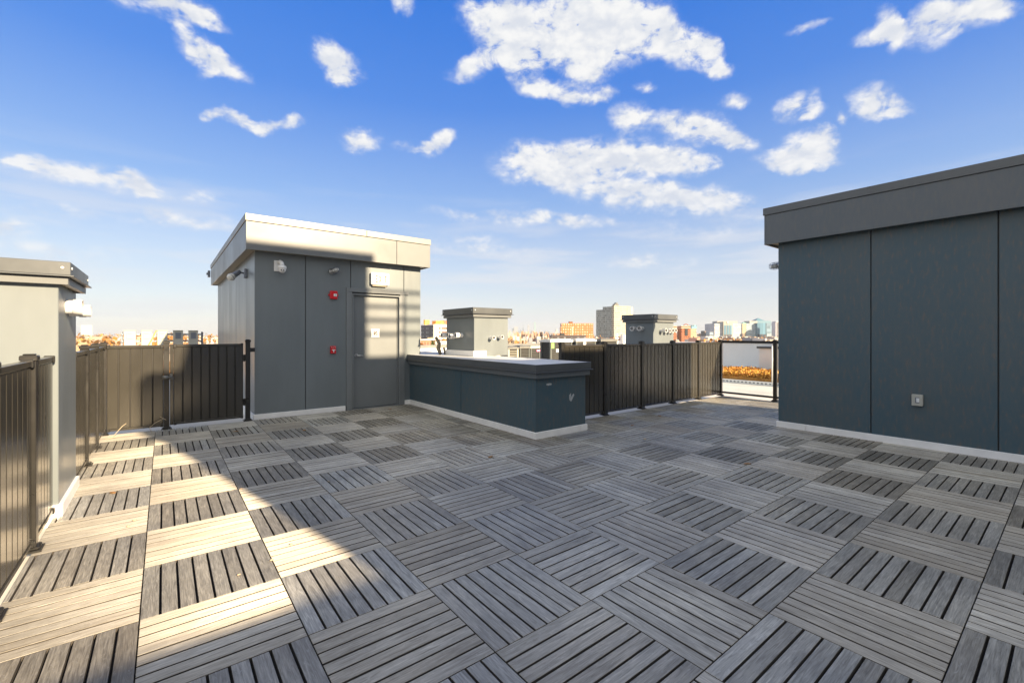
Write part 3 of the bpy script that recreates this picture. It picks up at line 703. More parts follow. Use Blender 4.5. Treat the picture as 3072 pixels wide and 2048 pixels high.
RY = 16.0
xa, xb = at_y(361, 1000, RY).x, at_y(610, 1000, RY).x
rk = thing('strut_rack', 'perforated grey strut rack behind the gate holding five boxes', 'rack', ((xa+xb)/2, RY, ROOF_Z))
for x in (xa, xb-.05):
    mb = MB(); mb.box(x, RY+.1, ROOF_Z, x+.05, RY+.15, 1.46, .003); obj('upright', mb, M['strut'], rk)
for z in (1.36, 1.17):
    mb = MB(); mb.box(xa+.001, RY+.058, z, xb-.001, RY+.099, z+.045, .003)
    k = xa+.04
    while k < xb-.08: mb.box(k, RY+.054, z+.014, k+.05, RY+.0575, z+.03, 0, 1); k += .1
    obj('strut_rail', mb, [M['strut'], M['white']], rk)
for (l, r, lab, mt) in ((372, 408, 'leftmost cream box on the strut rack behind the fence', 'box_cream'), (424, 456, 'second cream box from the left on the strut rack', 'box_cream'),
                        (472, 503, 'middle box on the strut rack, beside the orange hose', 'box_cream'), (519, 549, 'shaded grey box fourth along the strut rack', 'box_cream'), (565, 594, 'shaded grey box at the right end of the strut rack', 'box_cream')):
    x0, x1 = at_y(l, 1000, RY).x, at_y(r, 1000, RY).x; w = x1-x0
    t = thing('disconnect_box', lab, 'electrical box', ((x0+x1)/2, RY, 1.08), 'boxes on the strut rack')
    mb = MB(); mb.box(x0, RY-.06, 1.08, x1, RY+.053, 1.485, .006); obj('body', mb, M[mt], t)
    mb = MB(); mb.box(x0-.008, RY-.075, 1.4855, x1+.008, RY+.055, 1.5, .004); obj('hood', mb, M[mt], t)
    mb = MB(); mb.box(x0+w*.22, RY-.072, 1.26, x1-w*.22, RY-.0605, 1.435, .004); mb.box(x0+w*.3, RY-.085, 1.405, x1-w*.3, RY-.0725, 1.425, .003); obj('cover', mb, M['strut' if l > 510 else mt], t)
p0, p1 = at_y(468, 992, RY-.1), at_y(446, 1034, RY-.1)
o = obj('orange_hose', MB().tube([p0+Vector((.05, .1, 0)), p0, p0.lerp(p1, .5)+Vector((.01, -.02, 0)), p1, p1+Vector((-.12, .05, -.6))], .016, 8), M['hose'], org=p1); tag(o, 'orange hose slanting down between the boxes on the rack', 'hose')

# parapets and roof edges
def walled(name, label, cat, boxes, cap, m, mc, loc):
    t = thing(name, label, cat, loc)
    mb = MB()
    for b in boxes: mb.box(*b)
    obj('wall', mb, m, t)
    mb = MB()
    for b in cap: mb.box(*b, .004)
    obj('coping', mb, mc, t)
    return t
walled('parapet', 'white sunlit parapet with a grey coping behind the low bulkhead', 'parapet', [(5.5, 18.7, ROOF_Z+.001, 18.29, 19.0, .76)], [(5.46, 18.64, .761, 18.29, 19.06, .885)], M['white_wall'], M['coping_lite'], (12, 18.7, ROOF_Z))
walled('parapet', 'long shaded white parapet seen through the glass guard', 'parapet', [(18.3, 2.0, ROOF_Z+.001, 18.6, 19.06, 1.02)], [(18.27, 2.0, 1.021, 18.63, 19.06, 1.05)], M['white_wall'], M['white'], (18.3, 8, ROOF_Z))
walled('roof_curb', 'small white roof curb with a dark cap behind the glass guard', 'curb', [(16.6, 4.6, ROOF_Z+.001, 18.299, 7.05, .885)], [(16.56, 4.56, .886, 18.269, 7.12, .962)], M['white_wall'], M['coping'], (17, 6, ROOF_Z))
mb = MB(); mb.box(16.7, 7.6, .95, 16.78, 8.0, 1.0) if False else None
mb.tube([(14.15, 5.64, ROOF_Z), (14.15, 5.64, 1.04)], .022, 10)  # white rod added to stand in for a bright vertical edge line
o = obj('white_upright', mb, M['pvc'], org=(14.15, 5.64, ROOF_Z)); tag(o, 'thin white upright added by the orange planting', 'pipe')
mb = MB(); mb.box(13.45, 1.0, ROOF_Z+.001, 14.28, 17.0, ROOF_Z+.03)
o = obj('gravel_strip', mb, M['gravel']); tag(o, kind='structure')
mb = MB(); mb.box(13.40, 1.0, ROOF_Z+.001, 13.449, 17.0, .03, .004)
k = 3.5
while k < 11: mb.box(13.395, k, -.03, 13.3995, k+.05, .005, 0, 1); k += .11
o = obj('edge_trim', mb, [M['white'], M['strut']], org=(13.42, 8, ROOF_Z)); tag(o, 'low perforated metal edging in front of the orange planting', 'edging')
def leaf_mat(name, c1, c2, tr=.25):
    m, nt, b = new_mat(name)
    at = N(nt, 'ShaderNodeAttribute', attribute_name='tint')
    nt.links.new(mixc(nt, at.outputs['Fac'], c1, c2), b.inputs['Base Color']); b.inputs['Roughness'].default_value = .8
    return m
def blades(name, mats, pts, size, flat=.4):
    bm = bmesh.new(); lay = bm.loops.layers.float_color.new('tint')
    for p in pts:
        p = Vector(p); s = size*random.uniform(.6, 1.4)
        a = Vector((random.gauss(0, 1), random.gauss(0, 1), random.gauss(.4, 1))).normalized()
        b_ = a.orthogonal().normalized(); b_.rotate(Matrix.Rotation(random.random()*6.28, 3, a))
        vs = [bm.verts.new(p), bm.verts.new(p+b_*s*flat+a*s*.5), bm.verts.new(p+a*s), bm.verts.new(p-b_*s*flat+a*s*.5)]
        f = bm.faces.new(vs); f.material_index = random.randrange(len(mats))
        v = random.random()
        for l in f.loops: l[lay] = (v, v, v, 1)
    me = bpy.data.meshes.new(name); bm.to_mesh(me); bm.free()
    for m in mats: me.materials.append(m)
    o = bpy.data.objects.new(name, me); C.objects.link(o); return o
sed = [leaf_mat('orange sedum', (.48, .19, .03), (.70, .38, .07)), leaf_mat('rust sedum', (.34, .13, .03), (.68, .34, .05)), leaf_mat('straw sedum', (.56, .30, .06), (.68, .40, .10))]
pts = []
for k in range(32000):
    y = random.uniform(3.2, 11.5); x = 14.30+2.1*random.random()**1.3
    h = .26+.03*sin(y*2.3+x)+.02*sin(y*7.1+2*x)
    pts.append((x, y, ROOF_Z+max(.02, h*random.uniform(.15, 1)**.6)))
o = blades('orange_planting', sed, pts, .065, .3); tag(o, kind='stuff', label='orange autumn ground cover behind the glass guard')
o = obj('planting_bed', MB().box(14.285, 2.0, ROOF_Z+.001, 16.5, 12.5, .05), mat('autumn mulch', (.5, .24, .06), .95, 0, .3, 12, bump=.4)); tag(o, kind='structure')
# slim cabinet and antenna beyond the fence
p = at_y(1870, 1003, 12.0); 
mb = MB(); mb.box(p.x-.08, 11.95, ROOF_Z, p.x+.08, 12.1, p.z, .008); o = obj('utility_cabinet', mb, M['white'], org=(p.x, 12, ROOF_Z)); tag(o, 'slim white upright cabinet left of the far vent chase', 'cabinet')
p = at_y(1852, 1003, 12.0); t = thing('antenna', 'small white branched antenna over the fence, left of the white cabinet', 'antenna', (p.x, 12, ROOF_Z))
mb = MB(); mb.tube([(p.x, 12, ROOF_Z), (p.x, 12, 1.40)], .028, 8); obj('mast', mb, M['white'], t)
for z, l in ((1.34, .10), (1.22, .13), (1.10, .12)):
    mb = MB(); mb.tube([(p.x-l, 12, z), (p.x+l*.8, 12, z)], .018, 6); mb.tube([(p.x-l, 12, z-.03), (p.x-l, 12, z+.04)], .02, 6); obj('arm', mb, M['white'], t)

# ------------------------------------------------------------------ the city
FW = Vector((-SA, CA, 0)); RT = Vector((CA, SA, 0))
def cam_block(mb, pl, pr, ptop, d, depth=18, zb=GROUND_Z, top_pts=None, mi=0, ztop=None):
    """box facing the viewer's way at distance d, between two picture columns"""
    a, b_ = at_d(pl, HY, d), at_d(pr, HY, d)
    z = ztop if ztop is not None else EYE+(HY-ptop)/FPX*d
    mb.prism([(a.x, a.y, zb), (b_.x, b_.y, zb), (b_.x+FW.x*depth, b_.y+FW.y*depth, zb), (a.x+FW.x*depth, a.y+FW.y*depth, zb)], (0, 0, z-zb), mi)
    return a, b_, z
def base_of(pl, pr, d):
    p = at_d((pl+pr)/2, HY, d); return (p.x, p.y, GROUND_Z)
def simple(name, label, cat, blocks, d, m, depth=18, group=None):
    mb = MB()
    for (pl, pr, pt) in blocks: cam_block(mb, pl, pr, pt, d, depth)
    o = obj(name, mb, m, org=base_of(blocks[0][0], blocks[0][1], d)); tag(o, label, cat, group); return o

# five storey dark and white building left of the central chase
Yb = 300.0
pc, pfar = at_y(1301, 972, Yb), None
xb_ = pc.x; yfar = xb_/0.4979; xr = 0.585*Yb; zt = EYE+31.5/FPX*(Yb*CA-xb_*SA)
t = thing('apartment_block', 'dark grey apartment block with a white front, behind the stair bulkhead corner', 'apartment block', (xb_, Yb, GROUND_Z))
mb = MB(); mb.box(xb_, Yb+.3, GROUND_Z, xr, yfar, zt-.9); obj('side_wall', mb, mat('charcoal cladding', (.10, .11, .125), .7, 0, .1, .3), t)
mb = MB(); mb.box(xb_-.02, Yb, GROUND_Z, xr, Yb+.299, zt-.2); obj('front_wall', mb, mat('white render', (.62, .60, .56), .7, 0, .06, .3), t)
mb = MB(); mb.box(xb_-.1, Yb+.3, zt-.899, xr, yfar+.1, zt-.3); obj('roof_edge', mb, M['white_wall'], t)
wb = mat('brown windows', (.15, .10, .075), .25, 0, .3, .8); wg = mat('pale slit windows', (.4, .44, .46), .2)
for r in range(5):
    z = zt-3.9-r*3.02
    for (p0, p1) in ((1316.5, 1322), (1324.5, 1342)):
        a, b_ = at_y(p0, HY, Yb).x, at_y(p1, HY, Yb).x
        mb = MB(); mb.box(a, Yb-.05, z, b_, Yb-.002, z+1.35); obj('window', mb, wb, t)
    if r < 4:
        for pp in (1265, 1269.5, 1279.5, 1284, 1297):
            y = xb_/ (ray(pp, HY)[0]/ray(pp, HY)[1])
            mb = MB(); mb.box(xb_-.05, y-.35, z-.2, xb_-.021, y+.35, z+1.3); obj('slit_window', mb, wg, t)
oa = mat('orange penthouse', (.72, .28, .04), .6); ob = mat('yellow penthouse', (.85, .55, .08), .6)
mb = MB(); a, b_ = at_y(1307.5, HY, Yb+6).x, at_y(1322, HY, Yb+6).x
mb.box(a, Yb+6, zt-.25, b_, Yb+12, zt+2.6); mb.box(b_+.001, Yb+6.2, zt-.25, b_+2.5, Yb+12, zt+2.5, 0, 1); mb.box(b_+2.501, Yb+6, zt-.25, b_+8, Yb+12, zt+2.9, 0, 2)
obj('penthouse', mb, [oa, ob, mat('brown penthouse', (.32, .14, .07), .7)], t)
mb = MB(); y0 = xb_/0.4979; mb.box(xb_+2, y0-3, zt-.29, xb_+6, y0-.5, zt+3.6); obj('stair_head', mb, ob, t)
# houses in front
hp = mat('peach brick', (.55, .27, .17), .8, 0, .2, 1.5); hw = mat('white siding', (.66, .64, .6), .8, 0, .1, 2)
def house(name, label, pl, pr, pt, d, m, n):
    t = thing(name, label, 'house', base_of(pl, pr, d))
    mb = MB(); a, b_, z = cam_block(mb, pl, pr, pt, d, 10); obj('wall', mb, m, t)
    mb = MB(); cam_block(mb, pl-.6, pr+.6, pt, d-.25, 11, zb=z+.002, ztop=z+.35); obj('roof', mb, M['white_wall'], t)
    for k in range(n):
        q = pl+(pr-pl)*(k+.5)/n
        for zz in (z-2.0, z-4.8):
            mb = MB(); cam_block(mb, q-1.1, q+1.1, 0, d-.06, .055, zb=zz, ztop=zz+1.3); obj('window', mb, wb, t)
house('row_house', 'low peach brick house under the dark apartment block', 1262, 1297, 1020, 180, hp, 4)
house('row_house', 'small white house beside the little conifer', 1305, 1338, 1027, 160, hw, 5)

# orange brick slab
d = 520
brick = facade('orange brick facade', (.45, .175, .055), (.42, .36, .30), 2.7, 2.95, (.28, .72), (.3, .75), lit=(.75, .68, .58))
t = thing('brick_slab', 'wide orange brick apartment slab left of the pale tower', 'apartment block', base_of(1684, 1780, d))
mb = MB(); cam_block(mb, 1685, 1780, 969.5, d, 16); obj('main_block', mb, brick, t)
mb = MB(); cam_block(mb, 1682, 1715, 980.5, d-9, 8.9); obj('wing', mb, brick, t)
mb = MB(); cam_block(mb, 1708, 1718, 965, d+3, 8, zb=EYE+33.6/FPX*d, ztop=EYE+39/FPX*d); obj('penthouse', mb, mat('brown brick', (.22, .10, .05), .8), t)
mb = MB(); cam_block(mb, 1715.5, 1719.5, 980, d-1.2, 1.1); obj('stair_strip', mb, mat('pale render', (.62, .5, .36), .8), t)
# dark low block in front
d = 300
dkm = facade('dark brown facade', (.085, .07, .07), (.16, .17, .18), 4.5, 3.1, (.35, .65), (.35, .75))
t = thing('low_block', 'long dark brown low block below the orange brick slab', 'apartment block', base_of(1655, 1759, d))
mb = MB(); cam_block(mb, 1655, 1758, 1005, d, 14); obj('main_block', mb, dkm, t)
mb = MB(); cam_block(mb, 1682, 1694, 999, d+2, 6, zb=EYE-2/FPX*d+.01); obj('stair_head', mb, mat('dark stair head', (.05, .055, .05), .8), t)
# pale tower with grey flank
Yt = 406.0; xc = ray(1842, HY)[0]/ray(1842, HY)[1]*Yt; dT = Yt*CA-xc*SA
yl = xc/(ray(1788, HY)[0]/ray(1788, HY)[1]); xr = ray(1899, HY)[0]/ray(1899, HY)[1]*Yt
ztop = EYE+(HY-916)/FPX*dT
t = thing('apartment_tower', 'tallest pale gridded tower with a grey flank, left of the far vent chase', 'tower', (xc, Yt, GROUND_Z))
cream = facade('cream grid facade', (.50, .47, .38), (.13, .12, .10), 1.85, 3.0, (.12, .82), (.3, .86), lit=(.3, .27, .2), axis=True)
flank = facade('grey flank facade', (.36, .375, .36), (.17, .2, .2), 2.2, 3.0, (.1, .85), (.2, .85), wrough=.15, axis=True)
mb = MB(); mb.box(xc, Yt, GROUND_Z, xr-5.2, Yt+4.2, ztop); mb.box(xr-5.199, Yt+.4, GROUND_Z, xr, Yt+4.2, ztop-.5, 0, 1); obj('front_slab', mb, [cream, mat('blank cream wall', (.68, .56, .36), .8, 0, .05, .2)], t)
ym = xc/(ray(1808, HY)[0]/ray(1808, HY)[1])
mb = MB(); mb.box(xc+.3, Yt+4.201, GROUND_Z, xr-1, ym, ztop-1.2); obj('flank', mb, flank, t)
mb = MB(); mb.box(xc+.3, ym+.001, GROUND_Z, xr-8, yl, ztop-5.0); obj('rear_wing', mb, flank, t)
mb = MB()
for (p0, p1, h) in ((1853, 1858, 2.8), (1857.5, 1862, 4.6), (1861.5, 1865, 2.5)):
    a, b_ = ray(p0, HY)[0]/ray(p0, HY)[1]*Yt, ray(p1, HY)[0]/ray(p1, HY)[1]*Yt; mb.box(a+.01, Yt+5, ztop-1.19, b_, Yt+9, ztop+h)
obj('roof_plant', mb, M['coping_lite'], t)
pm = at_d(1903.5, HY, 560)
o = obj('radio_mast', MB().tube([(pm.x, pm.y, GROUND_Z), (pm.x, pm.y, 10), (pm.x, pm.y, EYE+61/FPX*560)], [.5, .4, .28], 6).box(pm.x-.9, pm.y-.3, 18, pm.x+.9, pm.y+.3, 23), mat('mast red', (.25, .16, .16), .7), org=(pm.x, pm.y, GROUND_Z)); tag(o, 'thin dark radio mast right of the pale tower', 'mast')
# water tower
d = 210; p = at_d(1624, HY, d)
t = thing('water_tower', 'small dark rooftop water tank in front of the far skyline', 'water tower', (p.x, p.y, GROUND_Z))
zt_, zb_ = EYE+7.5/FPX*d, EYE-5.5/FPX*d
mb = MB(); mb.tube([(p.x, p.y, zb_), (p.x, p.y, zt_-.25), (p.x, p.y, zt_)], [.62, .62, .1], 14); obj('tank', mb, mat('dark tank', (.05, .04, .04), .7), t)
mb = MB()
for dx, dy in ((-.4, -.4), (.4, -.4), (.4, .4), (-.4, .4)): mb.tube([(p.x+dx, p.y+dy, GROUND_Z), (p.x+dx, p.y+dy, zb_)], .1, 6)
obj('leg', mb, M['black'], t)
# brick twin towers, beige and teal towers
d = 520
rb_ = facade('red brick facade', (.36, .12, .055), (.14, .09, .07), 2.6, 3.0, (.3, .7), (.3, .7))
def crest_tower(label, pl, pr, pt, crest):
    t = thing('brick_tower', label, 'tower', base_of(pl, pr, d))
    mb = MB(); a, b_, z = cam_block(mb, pl, pr, pt, d, 14); obj('shaft', mb, rb_, t)
    mb = MB(); cam_block(mb, pl-.6, pr+.6, 0, d-.3, 14.8, zb=z-2.2, ztop=z-1.2); cam_block(mb, pl-.6, pr+.6, 0, d-.3, 14.8, zb=z+.002, ztop=z+.8); obj('cornice', mb, mat('pale band', (.62, .5, .38), .8), t)
    if crest:
        mb = MB(); c = at_d((pl+pr)/2, HY, d+.2); rr = (pr-pl)*.25/FPX*d
        mb.tube([c+RT*cos(k*pi/10)*rr+Vector((0, 0, z-c.z+.8+sin(k*pi/10)*rr*.7)) for k in range(11)], .5, 6); obj('arch', mb, rb_, t)
        mb = MB(); cam_block(mb, pl+(pr-pl)*.42, pl+(pr-pl)*.72, 0, d-.5, .45, zb=0, ztop=z-2.6); obj('glazed_strip', mb, mat('dark glazing', (.05, .06, .07), .2), t)
    return t
crest_tower('red brick tower half hidden by the far vent chase', 2010, 2030, 979, False)
crest_tower('red brick tower with an arched crest right of the far vent chase', 2044.5, 2071, 979, True)
simple('beige_tower', 'beige block between the crested brick tower and the teal glass tower', 'tower', [(2072, 2089, 986)], 600, facade('beige facade', (.5, .4, .26), (.2, .17, .13), 2.4, 3.0))
simple('glass_tower', 'distant teal glass tower above the beige block', 'tower', [(2075, 2090.5, 975)], 900, facade('teal glass', (.22, .36, .42), (.16, .30, .37), 4, 3.6, (.05, .95), (.1, .9), rough=.25))
simple('slim_tower', 'slim dark tower standing alone in front of the offices', 'tower', [(2114, 2118.5, 992)], 900, mat('dusky brown', (.17, .14, .14), .8))
simple('stepped_block', 'small bluish stepped block left of the striped offices', 'office', [(2129, 2140, 996), (2132, 2141, 1005)], 880, facade('bluish facade', (.42, .48, .55), (.13, .2, .26), 0, 3.5, fv=(.3, .75)))
# striped offices
d = 1200
strip = facade('white striped office', (.56, .57, .59), (.20, .24, .28), 0, 3.42, fv=(.1, .5), wrough=.3)
strip2 = facade('blue striped office', (.44, .52, .56), (.12, .19, .24), 0, 3.42, fv=(.1, .5), wrough=.3)
og = facade('blue office glass', (.13, .23, .29), (.10, .19, .26), 7, 60, (.05, .9), (.02, .98), rough=.25)
og2 = facade('pale blue office glass', (.22, .30, .37), (.18, .26, .33), 9, 8, (.05, .95), (.05, .95), rough=.2)
cn = mat('office concrete', (.38, .37, .33), .8, 0, .05, .1)
t = thing('striped_office', 'white striped office with a grey central bay and round emblem', 'office', base_of(2143, 2226, d))
mb = MB(); cam_block(mb, 2143.5, 2170, 970, d, 60); cam_block(mb, 2198, 2226, 970.5, d, 60); obj('striped_wing', mb, strip, t)
mb = MB(); cam_block(mb, 2170.2, 2197.8, 964.5, d-6, 60); a, b_, z = cam_block(mb, 2152, 2212, 963, d+20, 30); obj('core', mb, cn, t)
mb = MB()
for k in range(3): cam_block(mb, 2172.6+k*8.3, 2178.9+k*8.3, 0, d-6.6, .5, zb=EYE, ztop=EYE+27.5/FPX*d)
obj('glass_bay', mb, og, t)
mb = MB()
for k in range(3): cam_block(mb, 2172.6+k*8.3, 2178.9+k*8.3, 0, d-6.6, .5, zb=GROUND_Z, ztop=EYE-7/FPX*d) if k < 0 else cam_block(mb, 2172.6+k*8.3, 2178.9+k*8.3, 0, d-6.7, .55, zb=EYE-9/FPX*d, ztop=EYE-.3)
obj('dark_bay', mb, mat('dark bay', (.09, .09, .10), .4), t)
mb = MB(); c = at_d(2183.8, HY, d-6.8); c.z = EYE+35.5/FPX*d; rr = 2.6/FPX*d
mb.tube([c+RT*cos(k*pi/9)*rr+Vector((0, 0, sin(k*pi/9)*rr)) for k in range(19)], .55, 6, cap=False); mb.tube([c+RT*rr*.5*cos(1+k*.4)+Vector((0, 0, sin(1+k*.4)*rr*.5)) for k in range(11)], .6, 6)
obj('emblem', mb, M['white'], t)
t = thing('beige_column', 'slim beige tower with a green pointed roof between the two offices', 'tower', base_of(2227, 2238, d))
mb = MB(); cam_block(mb, 2227, 2237.5, 971, d-2, 18); cam_block(mb, 2226.2, 2231, 1000, d-4, 1.9, mi=1); obj('shaft', mb, [mat('beige stone', (.48, .41, .28), .8), mat('brown base', (.16, .12, .11), .8)], t)
a, b_ = at_d(2227, HY, d+4), at_d(2244, HY, d+4); z = EYE+32.2/FPX*d; ap = (a+b_)/2+FW*8; ap.z = z+4.5
mb = MB(); mb.prism([(a.x, a.y, z), (b_.x, b_.y, z), (b_+FW*16).to_tuple()[:2]+(z,), (a+FW*16).to_tuple()[:2]+(z,)], (0, 0, .4))
bv = [Vector((a.x, a.y, z+.401)), Vector((b_.x, b_.y, z+.401)), Vector(((b_+FW*16).x, (b_+FW*16).y, z+.401)), Vector(((a+FW*16).x, (a+FW*16).y, z+.401))]
def pyramid(mb, bv, apex, mi=0):
    vs = [mb.bm.verts.new(v) for v in bv]; va = mb.bm.verts.new(apex)
    for k in range(4): f = mb.bm.faces.new((vs[k], vs[(k+1) % 4], va)); f.material_index = mi
    mb.bm.faces.new(vs[::-1])
pyramid(mb, bv, ap); obj('roof', mb, mat('copper green', (.25, .48, .36), .6), t)
t = thing('glass_office', 'blue glass office with a dark pyramid roof beside the right bulkhead', 'office', base_of(2240, 2326, d))
mb = MB(); cam_block(mb, 2238.5, 2271.5, 969.5, d+4, 50); obj('striped_wing', mb, strip2, t)
mb = MB(); cam_block(mb, 2272, 2299, 968.5, d-5, 50); obj('glass_core', mb, og, t)
mb = MB(); cam_block(mb, 2299.2, 2325.5, 969, d-2, 50); obj('glass_wing', mb, og2, t)
mb = MB(); cam_block(mb, 2300.5, 2324.5, 0, d-2.7, .6, zb=GROUND_Z, ztop=EYE+3/FPX*d); obj('lower_band', mb, strip2, t)
mb = MB()
for k in range(3): cam_block(mb, 2273+k*9, 2280+k*9, 0, d-5.7, .6, zb=GROUND_Z, ztop=EYE+.5/FPX*d)
obj('dark_bay', mb, mat('dark lower bay', (.07, .075, .09), .3), t)
mb = MB(); cam_block(mb, 2249, 2272, 962.5, d+10, 30); cam_block(mb, 2272.2, 2313, 962, d+10, 30, mi=1); obj('penthouse', mb, [cn, mat('slate blue', (.13, .24, .31), .5)], t)
a, b_ = at_d(2267, HY, d+12), at_d(2296, HY, d+12); z = EYE+41.1/FPX*d
bv = [Vector((a.x, a.y, z)), Vector((b_.x, b_.y, z)), (b_+FW*26)*1, (a+FW*26)*1]
for v in bv: v.z = z
ap = (a+b_)/2+FW*13; ap.z = EYE+50.5/FPX*d
mb = MB(); pyramid(mb, bv, ap); obj('roof', mb, mat('slate roof', (.11, .22, .28), .5), t)
simple('pale_block', 'pale block squeezed against the right bulkhead edge', 'office', [(2327, 2345, 966), (2329, 2345, 963.5)], 1150, mat('pale lilac', (.55, .54, .58), .8))
# far skyline
d = 3000
sk = [mat('skyline blue grey', (.20, .25, .31), .6), mat('skyline mid grey', (.30, .33, .37), .6), mat('skyline teal', (.26, .36, .40), .4), mat('skyline pale', (.5, .46, .42), .7)]
SG = 'far skyline towers'
simple('skyscraper', 'broad flat topped grey skyscraper near the left end of the far skyline', 'skyscraper', [(1542, 1553, 979.5)], d, sk[1], 60, SG)
simple('skyscraper', 'stepped dark skyscrapers block left of the broad flat topped one', 'skyscraper', [(1535, 1541.5, 985), (1539, 1541.8, 983)], d, sk[0], 40, SG)
simple('skyscraper', 'low dark stepped skyscraper right of the broad flat topped one', 'skyscraper', [(1555, 1565, 992), (1561, 1563.5, 988.5)], d, sk[0], 40, SG)
simple('skyscraper', 'leaning striped grey towers at the left end of the far skyline', 'skyscraper', [(1526, 1530, 991), (1531, 1534, 988.5)], d, sk[1], 40, SG)
mb = MB(); a, b_, z = cam_block(mb, 1567.8, 1571.6, 989, d, 8.5)
c = at_d(1569.7, HY, d)+FW*4.2; mb.tube([(c.x, c.y, z), (c.x, c.y, z+14), (c.x, c.y, EYE+30/FPX*d)], [3.9, 2.4, .25], 8)
o = obj('skyscraper', mb, sk[0], org=base_of(1567.8, 1571.6, d)); tag(o, 'skyscraper with a needle spire in the far skyline', 'skyscraper', SG)
simple('skyscraper', 'slim square grey skyscraper right of the needle spire', 'skyscraper', [(1583.2, 1588, 974.8)], d, sk[1], 12, SG)
a, b_ = at_d(1602, HY, d), at_d(1607.6, HY, d)
mb = MB(); z1, z2 = EYE+38/FPX*d, EYE+35.5/FPX*d
mb.prism([(a.x, a.y, GROUND_Z), (b_.x, b_.y, GROUND_Z), (b_.x, b_.y, z2), (a.x, a.y, z1)], FW*14)
o = obj('skyscraper', mb, sk[2], org=base_of(1602, 1607.6, d)); tag(o, 'tallest teal skyscraper with a slanted top in the far skyline', 'skyscraper', SG)
mb = MB(); a, b_, z = cam_block(mb, 1618.3, 1623, 991, d, 10); c = (a+b_)/2+FW*5; c.z = z; mb.ball(c, 5, (1, 1, .7), 2); o = obj('skyscraper', mb, sk[1], org=base_of(1618.3, 1623, d)); tag(o, 'round topped skyscraper behind the water tank', 'skyscraper', SG)
simple('skyscraper', 'cluster of stubby blue towers right of the water tank', 'skyscraper', [(1634, 1637, 993), (1637.5, 1643, 996.5), (1645.5, 1649, 994)], d, sk[0], 40, SG)
mb = MB(); cam_block(mb, 1660, 1680, 999, d, 20); a, b_, z = cam_block(mb, 1666.5, 1673.5, 993, d, 15); c = (a+b_)/2+FW*7; c.z = z; mb.tube([c, c+Vector((0, 0, 8)), c+Vector((0, 0, 13)), c+Vector((0, 0, 15))], [7, 6, 2.4, .4], 12)
o = obj('domed_building', mb, sk[3], org=base_of(1666.5, 1673.5, d)); tag(o, 'pale domed building left of the orange brick slab', 'landmark')
simple('pale_tower', 'pale hazy tower far off at the left edge', 'tower', [(243, 266, 975)], 2200, mat('washed pale wall', (.72, .66, .6), .8))

# the jumble of low roofs towards the horizon
pal = [mat('cream roofs', (.5, .44, .36), .85), mat('tan roofs', (.46, .34, .22), .85), mat('orange roofs', (.45, .26, .14), .85), mat('grey roofs', (.32, .33, .35), .85), mat('rose roofs', (.55, .36, .28), .85), mat('blue grey roofs', (.28, .33, .40), .85), mat('white roofs', (.58, .56, .53), .85)]
mb = MB()
for k in range(900):
    px = random.uniform(100, 2450); d = random.uniform(230, 1000); w = random.uniform(3, 13)
    top = HY+random.uniform(5, 24)*(420/d)**.35
    a = at_d(px, HY, d)
    cam_block(mb, px-w/2, px+w/2, top, d, random.uniform(8, 16), mi=random.choice((0, 1, 2, 3, 4, 6, 6)))
for k in range(260):
    px = random.uniform(-300, 2700); d = random.uniform(60, 240); w = random.uniform(6, 14)*FPX/d
    cam_block(mb, px-w/2, px+w/2, 0, d, random.uniform(8, 16), mi=random.choice((0, 1, 3, 4, 6, 3)), ztop=random.uniform(-10, -6.5))
for k in range(420):
    r = random.random()
    px = random.uniform(1505, 1690) if r < .68 else (random.uniform(2060, 2150) if r < .86 else random.uniform(150, 2400))
    d = random.uniform(1300, 2800); w = random.uniform(1.6, 5.5)
    hi = 14 if 1505 < px < 1650 else 6
    cam_block(mb, px-w/2, px+w/2, HY-random.uniform(-5, hi)*random.random(), d, 30, mi=random.choice((0, 0, 1, 4, 3, 5, 2, 2)))
o = obj('low_roofs', mb, pal); tag(o, kind='stuff', label='jumble of small far roofs and houses stretching to the horizon')
# autumn trees
tm = [leaf_mat('autumn brown', (.16, .085, .03), (.34, .19, .07)), leaf_mat('autumn orange', (.30, .13, .03), (.5, .25, .06)), leaf_mat('bare twig grey', (.2, .15, .11), (.34, .26, .18))]
pts = []
for k in range(90):
    p = at_d(random.uniform(-300, 2700), HY, random.uniform(60, 200)); r = random.uniform(2.5, 4)
    for q in range(40):
        v = Vector((random.gauss(0, .5), random.gauss(0, .5), random.gauss(0, .42)))
        pts.append((p.x+v.x*r, p.y+v.y*r, -9+v.z*r))
for k in range(520):
    px = random.uniform(120, 2450); d = random.uniform(160, 900); p = at_d(px, HY, d)
    py = HY+random.uniform(8, 26)*(300/d)**.5
    if px < 680: py = HY+random.uniform(-4, 16)
    zt_ = EYE-(py-HY)/FPX*d; r = random.uniform(2.5, 5)*(d/350)**.4
    for q in range(38):
        v = Vector((random.gauss(0, .5), random.gauss(0, .5), random.gauss(0, .42)))
        if v.length > 1.1: continue
        pts.append((p.x+v.x*r, p.y+v.y*r, zt_-r*.9+v.z*r))
o = blades('tree_cover', tm, pts, 1.5, .5); tag(o, kind='stuff', label='brown and orange autumn treetops among the far roofs')
bark = mat('grey bark', (.20, .14, .10), .9, 0, .2, 3)
